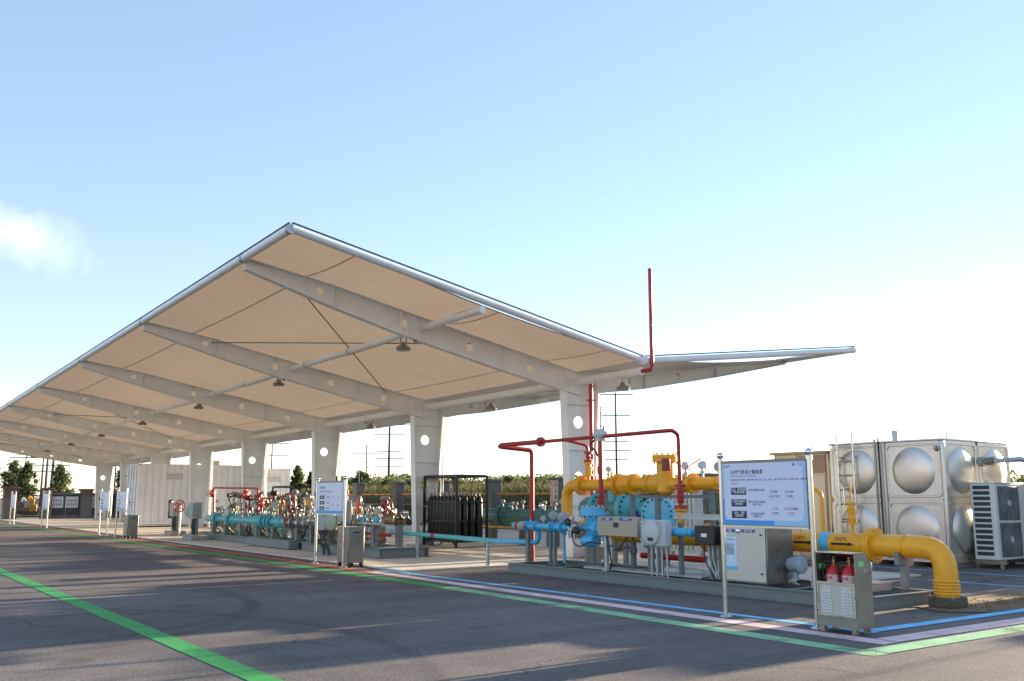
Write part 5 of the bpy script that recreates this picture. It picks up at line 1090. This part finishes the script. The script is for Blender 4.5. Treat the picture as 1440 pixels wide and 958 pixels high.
# ================================================================== white containers
def container(x1, y0, y1, h, label, vent_y):
    x0 = x1 - 2.44; t = thing('shipping_container', label, 'container', ((x0 + x1) / 2, y0, .036), 'white containers under the canopy'); zb = .18
    def corr(axis, a, b, fixed, sgn):
        m_ = MB(); d = .07; n_ = int((b - a) / .36); st = (b - a) / n_; prof = []
        for k in range(n_): prof += [(a + k * st, 0), (a + k * st + st * .62, 0), (a + k * st + st * .70, d), (a + k * st + st * .92, d)]
        prof.append((b, 0))
        for s, off in prof:
            for z in (zb + .12, h - .1): m_.v.append((fixed - sgn * off, s, z) if axis == 'y' else (s, fixed - sgn * off, z))
        for k in range(len(prof) - 1): m_.f.append((2 * k, 2 * k + 2, 2 * k + 3, 2 * k + 1) if sgn > 0 else (2 * k, 2 * k + 1, 2 * k + 3, 2 * k + 2))
        return m_.build('corrugated_wall', contw, t, ang=15)
    corr('y', y0 + .12, y1 - .12, x1 - .02, 1); corr('x', x0 + .1, x1 - .1, y1 - .02, 1); corr('y', y0 + .12, y1 - .12, x0 + .02, -1)
    for x in (x0 + .06, x1 - .06):
        for y in (y0 + .06, y1 - .06): MB().box((x - .06, y - .06, .04), (x + .06, y + .06, h)).build('corner_post', contw, t, smooth=False)
        for z in (zb, h - .1): MB().box((x - .05, y0 + .12, z), (x + .05, y1 - .12, z + .12 if z < 1 else h - .005)).build('side_rail', contw, t, smooth=False)
    for y in (y0 + .06, y1 - .06):
        for z in (zb, h - .12): MB().box((x0 + .12, y - .05, z), (x1 - .12, y + .05, z + .115)).build('end_rail', contw, t, smooth=False)
    for x in (x0 - .003, x1 - .117):
        for y in (y0 - .003, y1 - .117):
            for z in (.045, h - .11): MB().box((x, y, z), (x + .12, y + .12, z + .115)).build('corner_casting', M('casting grey', (.45, .46, .46), .5), t, smooth=False)
    MB().box((x0 + .05, y0 + .1, h - .07), (x1 - .05, y1 - .1, h - .03)).build('roof_sheet', contw, t, smooth=False); MB().box((x0 + .05, y0 + .1, zb + .0), (x1 - .05, y1 - .1, zb + .05)).build('floor', dark, t, smooth=False)
    xm = (x0 + x1) / 2
    for s in (-1, 1):
        a, b = (x0 + .13, xm - .006) if s < 0 else (xm + .006, x1 - .13); d_ = MB().box((a, y0 + .01, zb + .13), (b, y0 + .05, h - .13)).build('door', contw, t, bevel=.008)
        for xx in (a + .25, b - .25):
            MB().cyl((xx, y0 - .02, zb + .05), (xx, y0 - .02, h - .06), .02, n=8).build('lock_rod', galv, d_)
            for z in (.5, 1.2, 2.0, 2.8): MB().box((xx - .05, y0 - .03, z), (xx + .05, y0 + .008, z + .07)).build('rod_guide', galv, d_, smooth=False)
            MB().bar((xx, y0 - .05, 1.35), (xx + .4 * (-s), y0 - .05, 1.35), .02, .04).build('lock_handle', galv, d_, smooth=False)
        for z in (.6, 1.4, 2.2, 2.9): MB().box((a - .1 if s < 0 else b + .01, y0 - .012, z), (a - .01 if s < 0 else b + .1, y0 + .008, z + .1)).build('hinge', contw, d_, smooth=False)
    vf = MB().box((x1 - .03, vent_y - .5, h - .85), (x1 + .02, vent_y + .5, h - .48)).build('vent', contw, t, smooth=False)
    for k in range(4): MB().box((x1 + .0205, vent_y - .45, h - .82 + k * .085), (x1 + .03, vent_y + .45, h - .78 + k * .085)).build('slat', M('vent slat grey', (.4, .39, .36), .5), vf, smooth=False)
    return t
container(-53.35, 13.6, 20.2, 3.42, 'white corrugated container with lock rod doors, nearer of the two', 15.5)
container(-57.0, 18.6, 23.7, 3.4, 'white corrugated container standing behind the nearer one', 22.6)
e = thing('yellow_roof_box', 'small yellowish box on the roof of the nearer container', 'box', (-54, 17.8, 3.42))
MB().box((-54.2, 17.5, 3.396), (-53.7, 18.1, 3.62)).build('body', cream, e, bevel=.02); MB().box((-54.23, 17.47, 3.621), (-53.67, 18.13, 3.65)).build('lid', cream, e, smooth=False)

# ================================================================== gate wall at the far end
GX = -79.0
def gy(px): return AX(px, 730, GX).y
def pier(px, wd, h, label, brick_from):
    y = gy(px); t = thing('gate_pier', label, 'pillar', (GX, y, 0), 'piers of the end wall')
    MB().box((GX - wd / 2, y - wd / 2, 0), (GX + wd / 2, y + wd / 2, brick_from)).build('shaft', stone, t, smooth=False)
    MB().box((GX - wd / 2 + .005, y - wd / 2 + .005, brick_from), (GX + wd / 2 - .005, y + wd / 2 - .005, h)).build('brick_head', brickm, t, smooth=False); MB().box((GX - wd / 2 - .08, y - wd / 2 - .08, h + .001), (GX + wd / 2 + .08, y + wd / 2 + .08, h + .12)).build('cap', brickm, t, bevel=.02); return y
ya = pier(12, .9, 2.25, 'brick topped gate pier at the far left edge', 1.55); yb = pier(63, .7, 2.2, 'end wall pier with a pale arched notice', .9); yc = pier(119, .8, 2.15, 'end wall pier between the white poster panels and the last column', 1.75); yd = pier(168, .8, 2.15, 'end wall pier hidden behind the far signs and column', 1.8)
t = thing('arched_notice', 'pale notice with a dark arch on the end wall pier', 'notice', (GX + .37, yb, 1.0)); MB().box((GX + .352, yb - .28, 1.0), (GX + .375, yb + .28, 2.1)).build('board', M('pale pink board', (.5, .42, .4), .6), t, smooth=False); MB().torus((GX + .378, yb, 1.8), X3, .14, .03, 18, 6).build('arch', dark, t); MB().box((GX + .3755, yb - .05, 1.4), (GX + .38, yb + .05, 1.8)).build('figure', dark, t, smooth=False)
t = thing('poster_wall', 'dark blue sheet metal end wall carrying white posters', 'wall', (GX, (yb + yd) / 2, 0))
for a, b in ((yb + .36, yc - .41), (yc + .41, yd - .41), (yd + .41, yd + 12)):
    n_ = max(2, int((b - a) / 1.2))
    for k in range(n_): s = (b - a) / n_; MB().box((GX - .03, a + k * s + .01, .3), (GX + .03, a + (k + 1) * s - .01, 1.85)).build('sheet_panel', navyp, t, smooth=False)
    MB().box((GX - .08, a, 1.851), (GX + .08, b, 1.96)).build('top_rail', skidg, t, smooth=False); MB().box((GX - .1, a, 0), (GX + .1, b, .299)).build('base_wall', stone, t, smooth=False)
def poster(pa, pb, label, rows):
    y0, y1 = gy(pa), gy(pb); t = thing('poster', label, 'poster', (GX + .04, (y0 + y1) / 2, 1.15), 'posters on the end wall'); MB().box((GX + .031, y0, .85), (GX + .045, y1, 1.68)).build('sheet', M('poster white', (.62, .67, .74), .5), t, smooth=False)
    for r in range(rows):
        for k in range(5): w_ = (y1 - y0) / 6; MB().box((GX + .0455, y0 + w_ * (.6 + k), 1.0 + r * .3), (GX + .048, y0 + w_ * (1.2 + k), 1.18 + r * .3)).build('figure_block', M('poster grey blue', (.2, .25, .36), .5), t, smooth=False)
poster(68, 87, 'white poster nearest the arched notice on the end wall', 2); poster(90, 108, 'white poster left of the end wall pier', 2); poster(119 + 5.5, 132, 'white poster just left of the last canopy column', 2)
t = thing('sliding_gate', 'low dark barred gate between the two left piers', 'gate', (GX, (ya + yb) / 2, 0))
MB().bar((GX, ya + .46, 1.75), (GX, yb - .36, 1.75), .08, .08).build('top_rail', M('gate green grey', (.08, .1, .09), .5), t, smooth=False); MB().bar((GX, ya + .46, .2), (GX, yb - .36, .2), .08, .08).build('bottom_rail', black, t, smooth=False)
n_ = 34
for k in range(n_): y = ya + .5 + (yb - ya - .9) * k / (n_ - 1); MB().box((GX - .012, y - .012, .24), (GX + .012, y + .012, 1.71)).build('bar', black, t, smooth=False)
# machines behind the gate
def machine(px, X, w_, h, mat, label, name, cat):
    y = AX(px, 730, X).y; t = thing(name, label, cat, (X, y, 0)); MB().box((X - .8, y - w_ / 2, .35), (X + .8, y + w_ / 2, h)).build('body', mat, t, bevel=.08); MB().box((X - .6, y - w_ / 3, h + .002), (X + .5, y + w_ / 4, h + .5)).build('cab', mat, t, bevel=.08)
    for a in (-.6, .6):
        for b in (-w_ * .35, w_ * .35): MB().lathe((X + a - .12, y + b, .35), X3, [(0, .3), (.02, .35), (.2, .35), (.22, .3)], 16).build('wheel', dark, t)
    MB().path([(X, y, h + .4), (X + .2, y - w_ * .4, h + .9), (X + .4, y - w_ * .6, h + .3)], .1, .3, 8).build('boom', mat, t)
machine(26, -98, 1.2, .7, M('faded red machine', (.25, .11, .08), .5, var=.3), 'small red machine behind the barred gate', 'site_machine', 'machine'); machine(43, -98, .7, 1.0, yellow, 'small yellow machine behind the barred gate', 'site_machine', 'machine'); machine(35, -104, .9, .8, lgrey, 'small grey machine behind the barred gate', 'site_machine', 'machine')

# ================================================================== fence along the field
FY = 28.0
t = thing('field_fence', 'long fence with grey pillars and a yellow top rail before the maize', 'fence', (-42, FY, 0))
px_ = [-77.5, -72, -66.5, -61, -56, -50.8, -45.7, -40.7, -35.2, -31.0, -26, -21, -16, -11, -6, -1, 4]
for i, x in enumerate(px_):
    sh = MB().box((x - .31, FY - .31, 0), (x + .31, FY + .31, 2.42)).build('pillar', stone, t, bevel=.02); MB().box((x - .37, FY - .37, 2.421), (x + .37, FY + .37, 2.54)).build('pillar_cap', stone if i % 3 else brickm, sh, bevel=.02)
    MB().cyl((x, FY, 2.541), (x, FY, 3.75), .018, n=6).build('lightning_rod', galv, sh)
    if i + 1 < len(px_):
        x2 = px_[i + 1]; MB().box((x + .315, FY - .1, 0), (x2 - .315, FY + .1, .45)).build('base_wall', stone, t, smooth=False)
        MB().bar((x + .315, FY, 1.8), (x2 - .315, FY, 1.8), .06, .08).build('top_rail', orange, t, smooth=False)
        MB().bar((x + .315, FY, 1.2), (x2 - .315, FY, 1.2), .03, .04).build('mid_rail', skidg, t, smooth=False)
        g = MB(); n_ = int((x2 - x - .7) / .28)
        for k in range(n_): xx = x + .45 + k * (x2 - x - .9) / max(1, n_ - 1); g.box((xx - .011, FY - .011, .45), (xx + .011, FY + .011, 1.76))
        g.build('grille_bars', M('fence bar grey', (.12, .14, .13), .5), t, smooth=False, kind='stuff')
t = thing('pillar_banner', 'white banner with red characters on the fence pillar beside the right column', 'banner', (-35.2, FY - .33, 1.3))
MB().box((-35.5, FY - .335, 1.2), (-34.92, FY - .312, 2.40)).build('sheet', M('banner pale', (.62, .55, .53), .6), t, smooth=False)
text('安\n全\n生\n产', .3, (-35.36, FY - .337, 2.12), X3, Z3, redp, t); text('人\n人\n有\n责', .3, (-35.06, FY - .337, 2.12), X3, Z3, sign_k, t)

# ================================================================== maize field and grass
def leaf_cloud(name, mat, quads, kind=None, parent=None, loc=None):
    a = np.asarray(quads, dtype=np.float32).reshape(-1, 3); off = OFF[parent.name] if parent is not None else Vector(loc or (0, 0, 0)); a = a - np.array(off, dtype=np.float32)
    n = len(a) // 4; me = bpy.data.meshes.new(name); me.vertices.add(len(a)); me.vertices.foreach_set('co', a.ravel()); me.loops.add(len(a)); me.loops.foreach_set('vertex_index', np.arange(len(a), dtype=np.int32)); me.polygons.add(n); me.polygons.foreach_set('loop_start', np.arange(0, len(a), 4, dtype=np.int32)); me.update(calc_edges=True); me.validate()
    me.materials.append(mat); o = bpy.data.objects.new(name, me); COL.objects.link(o); OFF[o.name] = off
    if parent is not None: o.parent = parent
    else: o.location = off
    if kind: o['kind'] = kind
    return o
rg = np.random.default_rng(5)
def blades(base, n_per, hgt, lenr, width, droop):
    """arching leaf blades: two quads each"""
    B = np.repeat(base, n_per, axis=0); H = np.repeat(hgt, n_per); n = len(B); a = rg.uniform(0, 2 * np.pi, n); Ln = rg.uniform(*lenr, n); fr = rg.uniform(.25, .95, n)
    d = np.stack([np.cos(a), np.sin(a), np.zeros(n)], 1); s = np.stack([-np.sin(a), np.cos(a), np.zeros(n)], 1) * (width * rg.uniform(.7, 1.3, n))[:, None]
    p0 = B + np.stack([0 * a, 0 * a, H * fr], 1); p1 = p0 + d * (Ln * .5)[:, None] + np.array([0, 0, 1]) * (Ln * .35)[:, None]; p2 = p1 + d * (Ln * .45)[:, None] - np.array([0, 0, 1]) * (Ln * droop * rg.uniform(.2, 1, n))[:, None]
    q1 = np.stack([p0 - s * .5, p0 + s * .5, p1 + s, p1 - s], 1); q2 = np.stack([p1 - s, p1 + s, p2 + s * .15, p2 - s * .15], 1); return np.concatenate([q1, q2]).reshape(-1, 3)
rows = []
for k in range(16):
    y = 30.2 + k * .75; xs = np.arange(-95, 10, .24 if k < 6 else .34); rows.append(np.stack([xs + rg.normal(0, .05, len(xs)), np.full(len(xs), y) + rg.normal(0, .06, len(xs)), np.zeros(len(xs))], 1))
base = np.concatenate(rows); hh = rg.normal(2.15, .16, len(base))
q = blades(base, 8, hh, (.5, .95), .045, .6); st = np.stack([base + [-.015, 0, 0], base + [.015, 0, 0], base + np.stack([hh * 0 + .012, hh * 0, hh], 1), base + np.stack([hh * 0 - .012, hh * 0, hh], 1)], 1).reshape(-1, 3)
co = leaf_cloud('maize_field', cornl, np.concatenate([q, st]), 'stuff', loc=(-40, 36, 0)); tag(co, 'tall green maize crop standing behind the fence', 'maize')
tq = blades(base + np.stack([hh * 0, hh * 0, hh * .93], 1), 4, np.full(len(base), .25), (.18, .32), .02, .1)
ct = leaf_cloud('tassels', cornt, tq, 'stuff', parent=co)
gb_ = np.stack([rg.uniform(-84, 5, 7000), rg.uniform(28.5, 30.2, 7000), np.zeros(7000)], 1); leaf_cloud('grass_verge', grassm, blades(gb_, 3, np.full(7000, .15), (.3, .7), .015, .4), 'stuff', loc=(-40, 29.5, 0)); tag(bpy.data.objects['grass_verge'], 'dry grass strip along the fence foot', 'grass')

tf = np.stack([rg.normal(-7.75, .28, 90).clip(-8.6, -7.27), rg.uniform(13.4, 16.9, 90), np.full(90, .01)], 1); tb = leaf_cloud('soil_weeds', grassm, blades(tf, 3, np.full(90, .02), (.04, .10), .006, .5), 'stuff', loc=(-7.8, 15, 0)); tag(tb, 'dry weeds on the bare soil by the yellow pipe foot', 'weeds')
# ================================================================== trees
def tree(x, y, h, r, label, mat, seed, n=5200, shape=1.0, leaf=.17, bare=.22, name='field_tree', lumps=70):
    rn = np.random.default_rng(seed); rr = random.Random(seed); t = thing(name, label, 'tree', (x, y, -.03), 'trees beyond the yard')
    tr_ = MB(); pts = [(x, y, -.03)]; px2, py2 = x, y
    for k in range(1, 6): px2 += rr.uniform(-.1, .1) * r * .4; py2 += rr.uniform(-.1, .1) * r * .4; pts.append((px2, py2, h * .85 * k / 5))
    for k in range(5): tr_.cyl(pts[k], pts[k + 1], h * .022 * (1 - k * .17), h * .022 * (1 - (k + 1) * .17), 8)
    to = tr_.build('trunk', bark, t); cs = []
    for k in range(lumps):
        z = bare + (1 - bare) * (k + .5) / lumps; prof = math.sin(math.pi * min(1, (z - bare) / (1 - bare)) ** .75 * .93 + .12) ** shape; a = rr.uniform(0, 6.28); q = r * prof * rr.uniform(.25, .95)
        c = (x + q * math.cos(a), y + q * math.sin(a), h * z * .97); cs.append((c, r * rr.uniform(.12, .30) * (.6 + .4 * prof)))
        if k % 4 == 0: j = min(4, int(z * .8 * 5 / .85)); MB().cyl(pts[max(0, j - 1)], c, h * .008, h * .002, 5).build('limb', bark, to)
    qs = []
    for c, cr in cs:
        m_ = int(n / lumps); d = rn.normal(0, 1, (m_, 3)); d /= np.linalg.norm(d, axis=1)[:, None]; p = np.array(c) + d * (cr * np.abs(rn.normal(0, .85, m_)))[:, None] * np.array([1, 1, 1.1]) * 1.25
        u = rn.normal(0, 1, (m_, 3)); u /= np.linalg.norm(u, axis=1)[:, None]; v_ = np.cross(u, rn.normal(0, 1, (m_, 3))); v_ /= np.linalg.norm(v_, axis=1)[:, None]; s = (leaf * rn.uniform(.6, 1.3, m_))[:, None]
        qs.append(np.stack([p - u * s, p - v_ * s * .55, p + u * s, p + v_ * s * .55], 1).reshape(-1, 3))
    leaf_cloud('crown', mat, np.concatenate(qs), None, t)
def tpos(px, depth):   # ground point on the sight line at that distance
    d = ray(px, HZ); d = Vector((d.x, d.y, 0)).normalized(); return d.x * depth, d.y * depth
for i, (px, dep, ptop, wpx, mat, lb) in enumerate((
    (16, 118, 655, 18, leafA, 'loose leafy tree above the left gate pier'), (36, 112, 657, 15, leafB, 'dark bushy tree just right of the gate pier'), (82, 110, 659, 16, leafA, 'rounded tree above the poster wall'),
    (170, 105, 657, 11, leafB, 'dark narrow tree left of the white container doors'), (418, 70, 656, 14, leafA, 'leafy tree just right of the containers'), (437, 78, 664, 10, leafB, 'small dark tree behind the third column'),
    (508, 85, 666, 26, leafB, 'broad dark tree left of the far power mast'), (545, 95, 676, 22, leafA, 'low rounded tree at the foot of the power mast'), (576, 90, 677, 20, leafB, 'low rounded tree beside the second column'), (475, 80, 672, 16, leafA, 'low leafy tree behind the middle sign'),
    (640, 92, 673, 20, leafB, 'low tree behind the black cylinder rack'), (715, 95, 671, 24, leafA, 'pale low tree right of the fence pillar by the red riser'), (752, 88, 675, 20, leafB, 'low tree left of the bannered pillar'), (905, 92, 682, 20, leafA, 'low tree behind the yellow filter'))):
    x, y = tpos(px, dep); h = CAM_H + (HZ - ptop) * dep / 1348.0; tree(x, y, h, wpx * dep / 1348.0 * 1.0, lb, mat, 40 + i, n=6500, leaf=.075 + .0005 * dep, bare=.18)

pts = []
for k in range(240):
    px = 440 + 600 * k / 240 + rg.normal(0, 2); dep = rg.uniform(95, 125); x, y = tpos(px, dep); top = CAM_H + (HZ - (676 + 5 * math.sin(k * .21) + 4 * math.sin(k * .077 + 1) + rg.normal(0, 1.5))) * dep / 1348.0
    m_ = 170; r_ = rg.uniform(1.2, 2.3); p = np.stack([x + rg.normal(0, r_, m_), y + rg.normal(0, r_, m_), np.abs(rg.normal(0, .45, m_)).clip(0, 1.15)], 1); p[:, 2] = top * (1 - p[:, 2] * .75)
    u = rg.normal(0, 1, (m_, 3)); u /= np.linalg.norm(u, axis=1)[:, None]; v_ = np.cross(u, rg.normal(0, 1, (m_, 3))); v_ /= np.linalg.norm(v_, axis=1)[:, None]; q_ = (.17 * rg.uniform(.6, 1.4, m_))[:, None]
    pts.append(np.stack([p - u * q_, p - v_ * q_ * .6, p + u * q_, p + v_ * q_ * .6], 1).reshape(-1, 3))
bx_ = tpos(720, 110); tag(leaf_cloud('tree_belt', leafA, np.concatenate(pts), 'stuff', loc=(bx_[0], bx_[1], 0)), 'low continuous belt of far trees beyond the maize', 'trees')
# ================================================================== power masts
def mast(px, dep, ptop, arms, label, lean=0, wire=True, r=.22):
    x, y = tpos(px, dep); h = CAM_H + (HZ - ptop) * dep / 1348.0; t = thing('power_mast', label, 'power mast', (x, y, -.03), 'power masts on the skyline')
    MB().cyl((x, y, -.03), (x + lean, y, h), r * 1.2, r * .65, 10).build('pole', wood, t); ad = Vector((_rt.x, _rt.y, 0))
    for z, L_ in arms:
        zz = h * z; p_ = Vector((x, y, zz)); a = MB().bar(p_ - ad * L_, p_ + ad * L_, .16, .16).build('crossarm', wood, t, smooth=False)
        for s in (-1, -.5, .5, 1): q_ = p_ + ad * (L_ * s); MB().lathe((q_.x, q_.y, zz + (.07 if z < .98 else .07) + .01), Z3, [(0, .06), (.15, .1), (.3, .06), (.42, .1), (.5, .04)], 8).build('insulator', galv, a)
A6 = [(.97, 1.6), (.81, 2.6), (.69, 1.9), (.61, 2.5), (.53, 2.1), (.40, 1.7)]
mast(868, 170, 553, [(.985, 3.1), (.80, 2.6), (.63, 2.0), (.57, 2.2), (.49, 2.5), (.41, 2.0)], 'tall power mast with six crossarms right of the right column')
mast(846, 260, 572, [(.985, 2.6), (.88, 3.0), (.79, 2.6), (.66, 2.6)], 'thinner far power mast close left of the tall one', r=.2)
mast(546, 200, 597, [(.985, 4.2), (.87, 3.4), (.66, 2.6), (.57, 2.9), (.47, 2.9)], 'power mast seen between the second and third columns', r=.3)
mast(514, 280, 627, [(.98, 4.2), (.85, 5.2), (.7, 4.0)], 'smaller far power mast left of the one between the columns', r=.22)
mast(380, 240, 624, [(.97, 4), (.78, 4)], 'far power mast above the white containers', r=.2)
mast(57, 190, 648, [(.97, 6), (.7, 4)], 'left of the three thin far poles over the gate wall', r=.2); mast(63, 185, 647, [(.97, 3)], 'middle of the three thin far poles over the gate wall', r=.25); mast(70, 180, 646, [(.8, 3)], 'right leaning pole of the three over the gate wall', .9, r=.25); mast(160, 200, 655, [(.93, 3), (.75, 3)], 'thin far pole right of the last canopy column', r=.2); mast(32, 260, 643, [(.95, 2)], 'thin far pole above the left trees', r=.16)
for px, lb in ((617, 'hair thin far pole right of the second column'), (1048, 'hair thin far pole above the large sign'), (900, 'hair thin far pole right of the tall power mast')): mast(px, 150, 655 if px == 617 else 628, [], lb, r=.05)
